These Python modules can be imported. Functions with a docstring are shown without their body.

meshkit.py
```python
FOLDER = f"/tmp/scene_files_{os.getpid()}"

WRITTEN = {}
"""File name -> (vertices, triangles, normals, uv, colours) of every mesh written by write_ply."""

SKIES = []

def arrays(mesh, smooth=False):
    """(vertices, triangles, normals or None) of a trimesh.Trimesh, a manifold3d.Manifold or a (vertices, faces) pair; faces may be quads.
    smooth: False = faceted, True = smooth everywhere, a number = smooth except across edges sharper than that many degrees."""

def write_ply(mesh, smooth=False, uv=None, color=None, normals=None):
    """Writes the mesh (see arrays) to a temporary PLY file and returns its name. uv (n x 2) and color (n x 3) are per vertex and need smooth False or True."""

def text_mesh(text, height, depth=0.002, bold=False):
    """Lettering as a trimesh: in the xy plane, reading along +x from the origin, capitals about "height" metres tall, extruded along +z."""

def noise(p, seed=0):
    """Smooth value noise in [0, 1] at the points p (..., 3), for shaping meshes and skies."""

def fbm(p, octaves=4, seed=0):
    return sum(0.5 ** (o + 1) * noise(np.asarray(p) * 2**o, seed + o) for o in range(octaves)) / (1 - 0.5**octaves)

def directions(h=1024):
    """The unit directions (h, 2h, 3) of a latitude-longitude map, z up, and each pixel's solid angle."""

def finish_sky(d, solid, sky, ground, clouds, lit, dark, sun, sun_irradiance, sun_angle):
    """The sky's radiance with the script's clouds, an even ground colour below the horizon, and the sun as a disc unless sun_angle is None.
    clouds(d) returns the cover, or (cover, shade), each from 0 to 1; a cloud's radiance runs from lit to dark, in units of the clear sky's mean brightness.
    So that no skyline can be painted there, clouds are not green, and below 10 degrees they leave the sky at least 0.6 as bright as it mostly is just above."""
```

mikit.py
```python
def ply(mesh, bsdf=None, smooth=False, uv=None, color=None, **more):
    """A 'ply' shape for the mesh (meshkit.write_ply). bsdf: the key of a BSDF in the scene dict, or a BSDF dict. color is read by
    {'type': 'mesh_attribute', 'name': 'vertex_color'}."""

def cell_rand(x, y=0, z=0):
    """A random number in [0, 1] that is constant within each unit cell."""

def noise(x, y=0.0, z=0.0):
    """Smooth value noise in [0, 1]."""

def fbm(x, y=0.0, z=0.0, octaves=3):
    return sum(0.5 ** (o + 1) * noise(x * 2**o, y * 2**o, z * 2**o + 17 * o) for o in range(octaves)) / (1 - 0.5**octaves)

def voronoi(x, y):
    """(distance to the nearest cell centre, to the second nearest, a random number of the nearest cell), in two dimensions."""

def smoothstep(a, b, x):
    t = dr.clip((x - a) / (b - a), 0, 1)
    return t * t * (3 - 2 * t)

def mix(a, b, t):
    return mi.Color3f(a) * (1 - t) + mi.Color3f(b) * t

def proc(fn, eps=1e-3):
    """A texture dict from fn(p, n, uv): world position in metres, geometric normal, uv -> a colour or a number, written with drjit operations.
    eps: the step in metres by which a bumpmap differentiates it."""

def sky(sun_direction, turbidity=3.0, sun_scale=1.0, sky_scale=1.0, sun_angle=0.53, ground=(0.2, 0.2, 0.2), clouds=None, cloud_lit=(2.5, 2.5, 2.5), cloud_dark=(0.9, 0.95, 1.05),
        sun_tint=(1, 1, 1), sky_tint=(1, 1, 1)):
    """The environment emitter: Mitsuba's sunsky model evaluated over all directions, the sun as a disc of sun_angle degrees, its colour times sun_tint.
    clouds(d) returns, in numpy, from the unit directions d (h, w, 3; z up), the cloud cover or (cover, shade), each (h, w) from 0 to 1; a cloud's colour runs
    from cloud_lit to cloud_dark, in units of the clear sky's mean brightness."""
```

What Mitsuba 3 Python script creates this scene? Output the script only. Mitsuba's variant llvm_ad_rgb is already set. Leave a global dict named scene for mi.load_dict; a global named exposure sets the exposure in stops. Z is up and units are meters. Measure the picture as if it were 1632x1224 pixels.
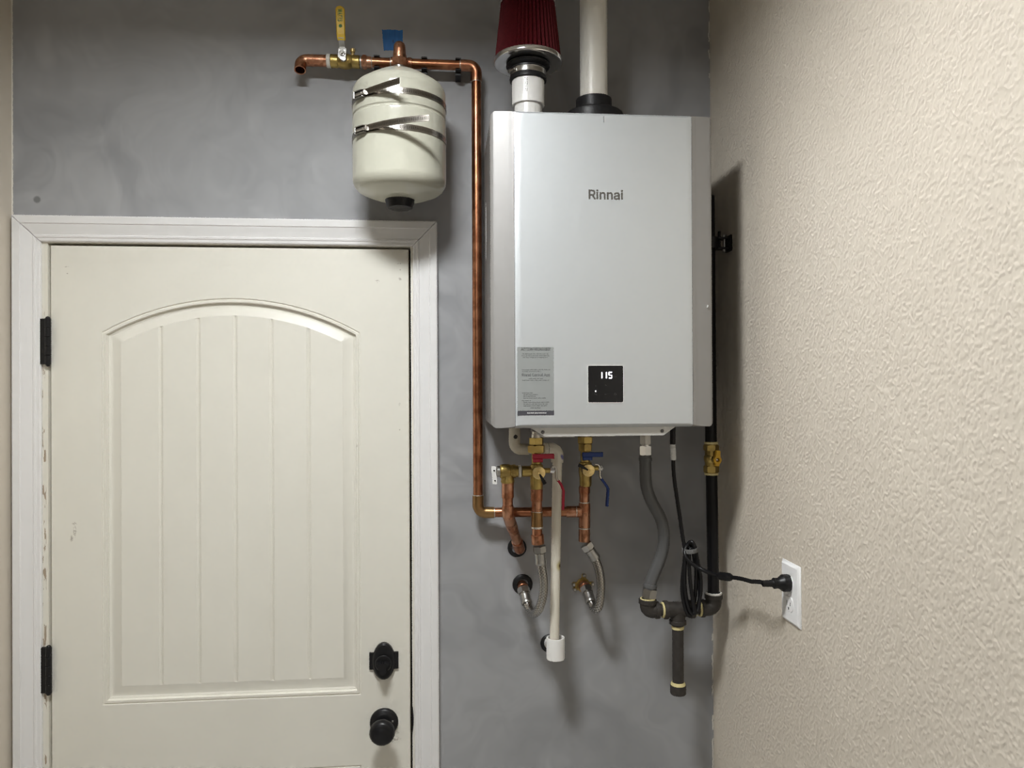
import math
import numpy as np
import trimesh
import manifold3d as m3
import shapely.geometry as sg
from shapely import affinity
import mitsuba as mi
import drjit as dr
import mikit
import meshkit
from mikit import proc, noise, fbm, voronoi, smoothstep, mix, cell_rand

PI = math.pi
scene, labels = {}, {}

# ------------------------------------------------------------------ camera, light, exposure
exposure = 0.0
CAM = np.array([0.0, -1.75, 1.70])
YAW, PITCH, ROLL = math.radians(5.05), math.radians(0.202), math.radians(-0.2625)
FWD = np.array([math.sin(YAW) * math.cos(PITCH), math.cos(YAW) * math.cos(PITCH), math.sin(PITCH)])
RIGHT0 = np.array([math.cos(YAW), -math.sin(YAW), 0.0])
UP = -RIGHT0 * math.sin(ROLL) + np.cross(RIGHT0, FWD) * math.cos(ROLL)
T = mi.ScalarTransform4f
scene['camera'] = {'type': 'perspective', 'fov': 2 * math.degrees(math.atan(816 / 1180)), 'fov_axis': 'x', 'near_clip': 0.02, 'far_clip': 50.0,
                   'to_world': T().look_at(origin=CAM.tolist(), target=(CAM + FWD).tolist(), up=UP.tolist())}
LAMP_X, LAMP_Y, LAMP_Z = -0.22, -0.98, 2.67     # the flat ceiling fixture, above and behind the frame
LAMP_W, LAMP_D = 0.32, 0.26
LAMP_RADIANCE = [131.0, 133.5, 133.0]
LIP = 0.034                                     # the diffuser sits this deep inside its frame
FILL_X, FILL_Y, FILL_RADIANCE = -1.10, -3.70, [25.0, 25.4, 25.2]      # a second fixture of the garage, behind the photographer

# ------------------------------------------------------------------ materials
def rgb(*c):
    return {'type': 'rgb', 'value': list(c)}

def pri(name, color, rough=0.5, metal=0.0, spec=0.5, **more):
    c = color if isinstance(color, dict) else rgb(*color)
    scene[name] = {'type': 'twosided', 'bsdf': {'type': 'principled', 'base_color': c, 'roughness': rough, 'metallic': metal, 'specular': spec, **more}}

def spot(px, pz, x, z, rx, rz, soft=0.35):
    d = dr.sqrt(dr.square((px - x) / rx) + dr.square((pz - z) / rz))
    return 1 - smoothstep(1 - soft, 1 + soft, d)

def grey_wall_color(p, n, uv):
    # two coats rubbed on in patches: soft clouds, firmer trowel-sized patches, a few pale rubbed edges
    wx, wz = fbm(p.x * 5, p.z * 5, 1.0, 3) - 0.5, fbm(p.x * 5 + 40, p.z * 5, 2.0, 3) - 0.5
    w = fbm(p.x * 2.6 + 7, p.z * 2.6, 1.0, 3)
    q = fbm(p.x * 9 + 5 * wx, p.z * 7 + 5 * wz + 3, 5.0, 4)
    s = fbm(p.x * 8 + 4 * wz + p.z * 3, p.z * 6 + 4 * wx, 9.0, 3)
    t = dr.clip(0.5 + 1.5 * (q - 0.5) + 0.8 * (w - 0.5), 0, 1)
    c = mix((0.238, 0.243, 0.255), (0.325, 0.330, 0.342), t)
    rub = smoothstep(0.50, 0.85, s) * smoothstep(0.35, 0.75, fbm(p.x * 26 + 5 * wx, p.z * 12 + 5 * wz, 4.0, 3))
    c = mix(c, (0.40, 0.405, 0.415), 0.38 * rub)
    wob = 0.0012 * (noise(p.z * 160.0, 3.0) - 0.5)
    left = 1 - smoothstep(0.0018, 0.0028, dr.abs(p.x + 0.9683 + wob))
    right = (1 - smoothstep(0.0010, 0.0022, dr.abs(p.x - 0.6403 + 2 * wob))) * smoothstep(0.52, 0.62, noise(p.z * 55, 8.0))
    c = mix(c, (0.62, 0.60, 0.55), dr.maximum(left, right))
    c = mix(c, (0.115, 0.12, 0.12), 0.8 * spot(p.x, p.z, -0.9152, 2.1254, 0.0075, 0.0075))
    return c

def beige_color(p, n, uv):
    w = fbm(p.y * 5, p.z * 5, p.x * 5, 3)
    return mix((0.505, 0.455, 0.385), (0.550, 0.500, 0.425), w)

pri('wall_grey', proc(grey_wall_color), 0.55, spec=0.35)
pri('wall_beige', proc(beige_color), 0.6, spec=0.4)
pri('ceiling_white', (0.62, 0.60, 0.56), 0.8)
pri('concrete', proc(lambda p, n, uv: mix((0.42, 0.41, 0.395), (0.50, 0.49, 0.47), fbm(p.x * 4, p.y * 4, 0, 4))), 0.7)

SCUFFS = [(-.160, 1.948, .004, .003), (-.108, 1.954, .003, .003), (-.112, 1.990, .006, .0012), (-.107, 1.975, .002, .002),
          (-.853, 1.975, .004, .0012), (-.853, 1.960, .003, .001), (-.838, 1.378, .003, .011), (-.845, 1.362, .003, .006), (-.838, 1.395, .004, .003),
          (-.110, 1.66, .002, .003), (-.110, 1.60, .0025, .0015), (-.21, 1.565, .002, .004), (-.125, .875, .012, .006), (-.12, .892, .006, .003), (-.235, 1.64, .001, .004)]

def door_color(p, n, uv):
    w = fbm(p.x * 6, p.z * 6, 2.0, 3)
    c = mix((0.635, 0.618, 0.555), (0.665, 0.648, 0.585), w)
    m = mi.Float(0)
    for x, z, a, b in SCUFFS:
        m = dr.maximum(m, spot(p.x + 0.002 * (noise(p.z * 400, 1.0) - 0.5), p.z, x, z, a, b, 0.6))
    c = mix(c, (0.22, 0.19, 0.15), 0.6 * m * smoothstep(0.3, 0.62, noise(p.x * 420, p.z * 420, 3.0)))
    return c

def jamb_color(p, n, uv):
    c = mi.Color3f(0.64, 0.62, 0.555)
    chip = smoothstep(0.60, 0.66, fbm(p.x * 160, p.z * 38, 4.0, 3)) * smoothstep(2.05, 1.6, p.z) * (1 - smoothstep(-0.899, -0.896, p.x))
    return mix(c, (0.30, 0.24, 0.18), chip)

pri('door_cream', proc(door_color), 0.42, spec=0.4)
pri('jamb_cream', proc(jamb_color), 0.5)
pri('trim_white', (0.665, 0.66, 0.66), 0.28, spec=0.5)
pri('black_metal', (0.008, 0.008, 0.009), 0.34, spec=0.28)
pri('black_gap', (0.02, 0.018, 0.016), 0.8)

def copper_color(p, n, uv):
    w = fbm(p.x * 60, p.y * 60, p.z * 45, 4)
    s = noise(p.x * 220, p.y * 220 + 5, p.z * 160)
    c = mix((0.50, 0.225, 0.120), (0.335, 0.130, 0.066), smoothstep(0.35, 0.65, w))
    return mix(c, (0.58, 0.33, 0.21), 0.35 * smoothstep(0.72, 0.85, s))

def copper_raw(p, n, uv):
    w = fbm(p.x * 70, p.y * 70, p.z * 50 + 3, 4)
    c = mix((0.60, 0.315, 0.20), (0.40, 0.165, 0.090), smoothstep(0.35, 0.66, w))
    return mix(c, (0.24, 0.10, 0.05), 0.7 * smoothstep(0.58, 0.72, fbm(p.x * 130, p.y * 130, p.z * 100, 3)))

def brass_color(p, n, uv):
    w = fbm(p.x * 55, p.y * 55, p.z * 55, 3)
    return mix((0.52, 0.385, 0.13), (0.36, 0.255, 0.09), smoothstep(0.35, 0.65, w))

pri('copper', proc(copper_color), 0.28, 1.0)
pri('copper_fitting', proc(copper_raw), 0.33, 1.0)
pri('copper_aged', proc(lambda p, n, uv: mix((0.44, 0.27, 0.12), (0.28, 0.16, 0.07), fbm(p.x * 50, p.y * 50, p.z * 40, 3))), 0.33, 1.0)
pri('solder', (0.72, 0.68, 0.62), 0.35, 1.0)
pri('brass', proc(brass_color), 0.36, 1.0)
pri('brass_bright', (0.78, 0.60, 0.28), 0.24, 1.0)
pri('steel', (0.52, 0.51, 0.49), 0.20, 1.0)
pri('steel_dark', (0.26, 0.25, 0.235), 0.25, 1.0)
pri('chrome', (0.80, 0.80, 0.80), 0.10, 1.0)
pri('galvanised', (0.46, 0.455, 0.44), 0.30, 1.0)
pri('pvc', (0.66, 0.64, 0.585), 0.35, spec=0.5)
pri('pvc_white', (0.74, 0.735, 0.72), 0.25, spec=0.5)

def drain_color(p, n, uv):
    c = mix((0.60, 0.565, 0.485), (0.63, 0.595, 0.515), fbm(p.x * 9, p.y * 9, p.z * 4, 2))
    c = mix(c, (0.34, 0.27, 0.06), 0.7 * spot(p.x, p.z, 0.2500, 1.297, 0.006, 0.010, 0.5))
    c = mix(c, (0.09, 0.05, 0.02), 0.9 * spot(p.x, p.z, 0.2515, 1.297, 0.0026, 0.004, 0.4))
    ink = spot(p.x + 0.4 * (p.z - 1.541), p.z, 0.2585, 1.541, 0.0042, 0.006, 0.4)
    return mix(c, (0.07, 0.07, 0.30), 0.85 * ink)

pri('pvc_drain', proc(drain_color), 0.4, spec=0.45)
pri('black_rubber', (0.009, 0.009, 0.010), 0.42, spec=0.3)
pri('filter_red', proc(lambda p, n, uv: mix((0.046, 0.0016, 0.0035), (0.078, 0.0032, 0.006), noise(p.x * 700, p.y * 700, p.z * 700))), 0.75, spec=0.2)
pri('silver_paint', (0.575, 0.602, 0.625), 0.44, 0.60, 0.5)
pri('trim_paint', (0.275, 0.268, 0.262), 0.46, 0.25, 0.5)
pri('case_paint', (0.10, 0.097, 0.095), 0.5, 0.0)
pri('bracket_paint', (0.56, 0.555, 0.54), 0.45, 0.1)
pri('logo_grey', (0.075, 0.072, 0.066), 0.4)
pri('glass_black', (0.008, 0.008, 0.009), 0.12, spec=0.35)
pri('icon_grey', (0.045, 0.045, 0.045), 0.4)
pri('bezel_grey', (0.62, 0.62, 0.61), 0.35)
pri('sticker_grey', (0.235, 0.247, 0.245), 0.5)
pri('print_dark', (0.025, 0.025, 0.028), 0.7)
pri('print_mid', (0.085, 0.088, 0.088), 0.7)
pri('print_pale', (0.45, 0.45, 0.46), 0.6)
pri('sticker_footer', (0.055, 0.055, 0.065), 0.35)
pri('label_white', (0.50, 0.50, 0.49), 0.6)
pri('tank_cream', (0.455, 0.452, 0.380), 0.10, spec=0.5)
pri('yellow_vinyl', (0.62, 0.41, 0.03), 0.42)
pri('yellow_paint', (0.58, 0.33, 0.02), 0.4)
pri('print_green', (0.06, 0.15, 0.05), 0.5)
pri('blue_tape', proc(lambda p, n, uv: mix((0.018, 0.120, 0.36), (0.022, 0.145, 0.42), fbm(p.x * 300, p.z * 60, 0, 2))), 0.6)
pri('red_vinyl', (0.36, 0.012, 0.035), 0.4)
pri('blue_vinyl', (0.014, 0.040, 0.185), 0.42)
pri('grey_coat', (0.088, 0.089, 0.091), 0.18, spec=0.5)
pri('black_iron', proc(lambda p, n, uv: mix((0.022, 0.019, 0.017), (0.040, 0.035, 0.031), fbm(p.x * 90, p.y * 90, p.z * 90, 3))), 0.5, spec=0.4)
pri('black_pipe', (0.005, 0.005, 0.006), 0.30, spec=0.28)
pri('sealant', (0.60, 0.52, 0.26), 0.7)
pri('tape_white', (0.60, 0.585, 0.54), 0.7)
pri('cord_black', (0.006, 0.006, 0.007), 0.36, spec=0.3)
pri('tie_grey', (0.115, 0.115, 0.115), 0.6)
pri('plate_white', (0.76, 0.76, 0.765), 0.30, spec=0.5)
pri('slot_dark', (0.03, 0.03, 0.03), 0.6)

def braid_color(p, n, uv):
    a = uv.x * 150.0
    b = uv.y * 8.0
    u, v = a + b, a - b
    fu, fv = dr.abs(u - dr.floor(u) - 0.5), dr.abs(v - dr.floor(v) - 0.5)
    g = smoothstep(0.30, 0.5, dr.maximum(fu, fv))
    return mix((0.56, 0.54, 0.51), (0.08, 0.075, 0.07), g)
scene['braid'] = {'type': 'twosided', 'bsdf': {'type': 'principled', 'base_color': proc(braid_color), 'roughness': 0.22, 'metallic': 1.0}}

def strap_color(p, n, uv):
    s = uv.x * 260.0
    g = smoothstep(0.22, 0.34, dr.abs(s - dr.floor(s) - 0.5))
    mid = smoothstep(0.30, 0.22, dr.abs(uv.y - 0.5))
    return mix((0.40, 0.375, 0.34), (0.13, 0.12, 0.11), (1 - g) * mid * 0.9)
scene['strap_steel'] = {'type': 'twosided', 'bsdf': {'type': 'principled', 'base_color': proc(strap_color), 'roughness': 0.26, 'metallic': 1.0}}

# ------------------------------------------------------------------ helpers
def add(key, mesh, bsdf, smooth=38, uv=None, **more):
    k, i = key, 0
    while k in scene:
        i += 1
        k = f'{key}_{i:03d}'
    scene[k] = mikit.ply(mesh, bsdf, smooth, uv=uv, **more)
    return k

def label(key, text, cat, group=None, kind=None):
    labels[key] = {'label': text, 'category': cat}
    if group: labels[key]['group'] = group
    if kind: labels[key]['kind'] = kind

def tri(m):
    if isinstance(m, m3.Manifold):
        a = m.to_mesh()
        return trimesh.Trimesh(np.array(a.vert_properties)[:, :3], np.array(a.tri_verts), process=False)
    return m

def cat(*ms):
    return trimesh.util.concatenate([tri(m) for m in ms])

def box(x0, x1, y0, y1, z0, z1):
    m = trimesh.creation.box((x1 - x0, y1 - y0, z1 - z0))
    m.apply_translation(((x0 + x1) / 2, (y0 + y1) / 2, (z0 + z1) / 2))
    return m

def cham(x0, x1, y0, y1, z0, z1, c=0.001):
    """A box with all its edges chamfered."""
    lo, hi = np.array([x0, y0, z0], float), np.array([x1, y1, z1], float)
    pts = []
    for k in np.ndindex(2, 2, 2):
        s = np.array(k)
        corner = np.where(s, hi, lo)
        inn = np.where(s, -c, c)
        for ax in range(3):
            d = inn.copy(); d[ax] = 0
            pts.append(corner + d)
    return tri(m3.Manifold.hull_points(np.array(pts)))

def frame(d):
    d = np.asarray(d, float); d = d / np.linalg.norm(d)
    a = np.array([0, 0, 1.0]) if abs(d[2]) < 0.9 else np.array([1.0, 0, 0])
    u = np.cross(a, d); u /= np.linalg.norm(u)
    return u, np.cross(d, u), d

def place(m, o, d, spin=0.0):
    """Moves a mesh built around the z axis so that z points along d from o."""
    u, v, w = frame(d)
    c, s = math.cos(spin), math.sin(spin)
    M = np.eye(4)
    M[:3, 0], M[:3, 1], M[:3, 2], M[:3, 3] = u * c + v * s, -u * s + v * c, w, o
    m = m.copy(); m.apply_transform(M)
    return m

def lathe(profile, o=(0, 0, 0), d=(0, 0, 1), n=40, spin=0.0, mod=None):
    """profile: (radius, height) pairs, surface of revolution; ends at radius 0 are closed."""
    P = np.array(profile, float)
    th = np.arange(n) * 2 * PI / n
    V = []
    for r, h in P:
        rr = r if mod is None else r + mod(th)
        V.append(np.stack([rr * np.cos(th), rr * np.sin(th), np.full(n, h)], -1))
    V = np.concatenate(V)
    F = []
    for i in range(len(P) - 1):
        a = i * n + np.arange(n); b = i * n + (np.arange(n) + 1) % n
        F.append(np.stack([a, b, b + n], -1)); F.append(np.stack([a, b + n, a + n], -1))
    m = trimesh.Trimesh(V, np.concatenate(F), process=False)
    m.merge_vertices()
    m.update_faces(m.nondegenerate_faces())
    return place(m, np.asarray(o, float), d, spin)

def cyl(a, b, r, c=0.0006, n=32, r2=None):
    """A closed cylinder from a to b with small chamfers."""
    a, b = np.asarray(a, float), np.asarray(b, float)
    L = np.linalg.norm(b - a)
    r2 = r if r2 is None else r2
    return lathe([(0, 0), (r - c, 0), (r, c), (r2, L - c), (r2 - c, L), (0, L)], a, b - a, n)

def ringtube(a, b, ro, ri, n=32):
    a, b = np.asarray(a, float), np.asarray(b, float)
    L = np.linalg.norm(b - a)
    c = min(0.0006, (ro - ri) * 0.3)
    return lathe([(ri, 0), (ro - c, 0), (ro, c), (ro, L - c), (ro - c, L), (ri, L), (ri, 0)], a, b - a, n)

def hexnut(a, b, af, spin=0.0, sides=6):
    """Hexagonal nut between a and b, af across the flats, corners chamfered."""
    a, b = np.asarray(a, float), np.asarray(b, float)
    L = np.linalg.norm(b - a)
    R = af / 2 / math.cos(PI / sides)
    hx = m3.CrossSection.circle(R, sides).extrude(L)
    c = R * 0.12
    rev = m3.Manifold.hull_points(np.array([[r * math.cos(t), r * math.sin(t), z] for r, z in ((R - c, 0), (R, c * .6), (R, L - c * .6), (R - c, L)) for t in np.linspace(0, 2 * PI, 49)[:-1]]))
    return place(tri(hx ^ rev), a, b - a, spin)

def fillet(pts, r, n=10):
    P = [np.asarray(p, float) for p in pts]
    out = [P[0]]
    for i in range(1, len(P) - 1):
        a, b, c = P[i - 1], P[i], P[i + 1]
        u, v = a - b, c - b
        lu, lv = np.linalg.norm(u), np.linalg.norm(v)
        u, v = u / lu, v / lv
        ang = math.acos(np.clip(u @ v, -1, 1))
        if PI - ang < 0.02:
            out.append(b); continue
        t = min(r / math.tan(ang / 2), 0.49 * lu, 0.49 * lv)
        rr = t * math.tan(ang / 2)
        cen = b + (u + v) / np.linalg.norm(u + v) * (rr / math.sin(ang / 2))
        p0, p1 = b + u * t - cen, b + v * t - cen
        om = math.acos(np.clip((p0 @ p1) / (rr * rr), -1, 1))
        for k in range(n + 1):
            s = k / n
            out.append(cen + (math.sin((1 - s) * om) * p0 + math.sin(s * om) * p1) / math.sin(om))
    out.append(P[-1])
    return np.array(out)

def spline(pts, n=60):
    from scipy.interpolate import CubicSpline
    P = np.array(pts, float)
    t = np.concatenate([[0], np.cumsum(np.linalg.norm(np.diff(P, axis=0), axis=1) ** 0.5)])
    return CubicSpline(t, P)(np.linspace(0, t[-1], n))

def tube(path, r, n=28, cap=True, uvs=False, section=None):
    """Sweeps a circle (or a closed section) along a polyline with rotation-minimising frames; r a number or one per point."""
    P = np.asarray(path, float)
    keep = np.concatenate([[True], np.linalg.norm(np.diff(P, axis=0), axis=1) > 1e-7])
    P = P[keep]
    R = np.broadcast_to(np.asarray(r, float), (len(keep),))[keep]
    t = np.gradient(P, axis=0); t /= np.linalg.norm(t, axis=1, keepdims=True)
    t[0] = P[1] - P[0]; t[0] /= np.linalg.norm(t[0]); t[-1] = P[-1] - P[-2]; t[-1] /= np.linalg.norm(t[-1])
    u = frame(t[0])[0]
    U = [u]
    for i in range(1, len(P)):
        u = u - (u @ t[i]) * t[i]; u /= np.linalg.norm(u); U.append(u)
    U = np.array(U); W = np.cross(t, U)
    th = np.arange(n) * 2 * PI / n
    V = P[:, None] + R[:, None, None] * (np.cos(th)[None, :, None] * U[:, None] + np.sin(th)[None, :, None] * W[:, None])
    V = V.reshape(-1, 3)
    F = []
    for i in range(len(P) - 1):
        a = i * n + np.arange(n); b = i * n + (np.arange(n) + 1) % n
        F.append(np.stack([a, b, b + n], -1)); F.append(np.stack([a, b + n, a + n], -1))
    F = np.concatenate(F)
    L = np.concatenate([[0], np.cumsum(np.linalg.norm(np.diff(P, axis=0), axis=1))])
    uv = np.stack([np.repeat(L, n), np.tile(th / (2 * PI), len(P))], -1)
    if uvs:
        return trimesh.Trimesh(V, F, process=False), uv
    if cap:
        k = len(V)
        V = np.vstack([V, P[0], P[-1]])
        a = np.arange(n); b = (a + 1) % n
        e = (len(P) - 1) * n
        F = np.vstack([F, np.stack([b, a, np.full(n, k)], -1), np.stack([e + a, e + b, np.full(n, k + 1)], -1)])
    return trimesh.Trimesh(V, F, process=False)

def pipe_ring(at, d, r, w=0.003):
    """A thin bead of solder or sealant around a pipe."""
    at, d = np.asarray(at, float), np.asarray(d, float) / np.linalg.norm(d)
    return lathe([(r - .003, -w / 2), (r, -w / 2 + .0004), (r + .0003, 0), (r, w / 2 - .0004), (r - .003, w / 2), (r - .003, -w / 2)], at, d, 32)

def extrude_xz(poly, y_front, y_back):
    """A shapely polygon in the x-z plane as a solid between two depths (front is the smaller y)."""
    ms = []
    for g in getattr(poly, 'geoms', [poly]):
        m = trimesh.creation.extrude_polygon(g, abs(y_back - y_front), engine='earcut')
        v = np.array(m.vertices)
        m = trimesh.Trimesh(np.stack([v[:, 0], y_back - v[:, 2], v[:, 1]], -1), m.faces, process=False)
        ms.append(m)
    return trimesh.util.concatenate(ms)

def rrect(x0, x1, z0, z1, r, n=6):
    return sg.box(x0 + r, z0 + r, x1 - r, z1 - r).buffer(r, quad_segs=n)

def bevel_plate(poly, y_face, y_back, c):
    """A plate in the x-z plane with a chamfered front rim (front is the smaller y)."""
    inner = poly.buffer(-c, join_style='mitre')
    a, b = extrude_xz(poly, y_face + c, y_back), None
    pts_o, pts_i = np.array(poly.exterior.coords)[:-1], None
    def man(p, y0, y1):
        t = extrude_xz(p, y0, y1)
        return t
    hull = [a]
    top = extrude_xz(inner, y_face, y_face + c + 1e-5)
    # the sloped rim: hull of both outlines when convex, else a step
    if poly.convex_hull.area - poly.area < 1e-9 * max(1, poly.area):
        o = np.array(poly.exterior.coords)[:-1]; i = np.array(inner.exterior.coords)[:-1]
        P = np.vstack([[(x, y_face + c, z) for x, z in o], [(x, y_face, z) for x, z in i], [(x, y_back, z) for x, z in o]])
        return tri(m3.Manifold.hull_points(P))
    return trimesh.util.concatenate([a, top])

def text_xz(s, height, x, z, y_face, depth=0.0006, bold=False, width=None, spin=0.0):
    """Lettering standing on a wall that faces -y: starts at x on the baseline z; spin turns it in the plane (radians)."""
    m = meshkit.text_mesh(s, height, depth, bold)
    v = np.array(m.vertices)
    v[:, 0] -= v[:, 0].min()
    if width: v[:, 0] *= width / v[:, 0].max()
    c, sn = math.cos(spin), math.sin(spin)
    a, b = v[:, 0] * c - v[:, 1] * sn, v[:, 0] * sn + v[:, 1] * c
    return trimesh.Trimesh(np.stack([x + a, y_face - v[:, 2], z + b], -1), m.faces, process=False)

# ------------------------------------------------------------------ the room
XL, XR, ZC = -0.9695, 0.6420, 2.715
YR, XG = -5.2, -5.6                          # the garage goes on to the left behind the photographer
SLAB = (-0.8890, -0.0880, 0.012, 2.0238)         # x0, x1, z0, z1 of the door leaf
wall = sg.box(XL - .1, 0, XR + .1, ZC).difference(sg.box(-0.912, -0.01, -0.064, 2.047))
add('wall_back', extrude_xz(wall, 0.0, 0.14), 'wall_grey', False)
label('wall_back', 'grey wall with a mottled brushed paint finish behind the heater and door', 'wall', kind='structure')
def sprayed_wall():
    # the part of the wall near the lens carries its sprayed relief as geometry
    ys, zs = np.r_[np.arange(-1.30, -1.01, .003), -1.008 + np.concatenate([[0], np.cumsum(np.linspace(.0012, .0022, 590))]), 0.0], np.r_[np.arange(.50, .80, .004), np.arange(.80, 2.62, .0016), np.arange(2.62, ZC, .004)]
    ys = np.unique(np.minimum(ys, 0.0))
    ys[-1] = 0.0; zs[-1] = ZC
    Y, Z = np.meshgrid(ys, zs, indexing='ij')
    wob = meshkit.noise(np.stack([Y * 60, Z * 60, Y * 0], -1), 5) - .5
    a = meshkit.noise(np.stack([Y * 235 + 1.3 * wob, Z * 235 - 1.3 * wob, Y * 0 + 3], -1), 1)
    b = meshkit.noise(np.stack([Y * 400 + 2 * wob, Z * 400, Y * 0 + 7], -1), 2)
    w = meshkit.fbm(np.stack([Y * 9, Z * 9, Y * 0], -1), 2, 3) - .5
    t = np.clip((.62 * a + .38 * b + .25 * w - .36) / .34, 0, 1)
    h = .00085 * t * t * (3 - 2 * t) * np.clip(-Y / .004, 0, 1) * np.clip((Y + 1.30) / .01, 0, 1)
    ny, nz = len(ys), len(zs)
    V = np.stack([XR - h, Y, Z], -1).reshape(-1, 3)
    i = (np.arange(ny - 1)[:, None] * nz + np.arange(nz - 1)).ravel()
    F = np.vstack([np.stack([i, i + 1, i + nz + 1], -1), np.stack([i, i + nz + 1, i + nz], -1)])
    flat = cat(box(XR + .002, XR + .1, YR, 0.0, 0, ZC), box(XR, XR + .002, YR, -1.30, 0, ZC), box(XR, XR + .002, -1.30, 0, 0, .50))
    n = np.zeros_like(V); n[:, 0] = -1
    gy, gz = np.gradient(h, ys, zs)
    n = np.stack([-np.ones_like(h), -gy, -gz], -1).reshape(-1, 3)
    n /= np.linalg.norm(n, axis=1, keepdims=True)
    path = meshkit.write_ply((V, F), False, normals=n)
    return flat, path
flat, path = sprayed_wall()
scene['wall_right'] = {'type': 'ply', 'filename': path, 'face_normals': False, 'bsdf': {'type': 'ref', 'id': 'wall_beige'}}
add('wall_right__flat', flat, 'wall_beige', False)
label('wall_right', 'beige sprayed-texture wall right of the water heater', 'wall', kind='structure')
add('wall_left', box(XL - .14, XL, -.55, 0.0, 0, ZC), 'wall_beige', False)
label('wall_left', 'sliver of beige wall at the left edge of the photo', 'wall', kind='structure')
add('wall_rear', box(XG - .1, XR + .1, YR - .1, YR, 0, ZC), 'wall_beige', False)
label('wall_rear', 'beige wall behind the photographer', 'wall', kind='structure')
add('floor', box(XG - .1, XR + .1, YR - .1, 0.14, -.1, 0), 'concrete', False)
label('floor', 'bare concrete floor', 'floor', kind='structure')
add('ceiling', box(XG - .1, XR + .1, YR - .1, 0.14, ZC, ZC + .1), 'ceiling_white', False)
label('ceiling', 'white ceiling above the heater', 'ceiling', kind='structure')

add('wall_far', cat(box(XG - .1, XG, YR, -.55, 0, ZC), box(XG, XL - .14, -.55, -.45, 0, ZC)), 'wall_beige', False)
label('wall_far', 'beige garage walls out of frame to the left', 'wall', kind='structure')

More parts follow.
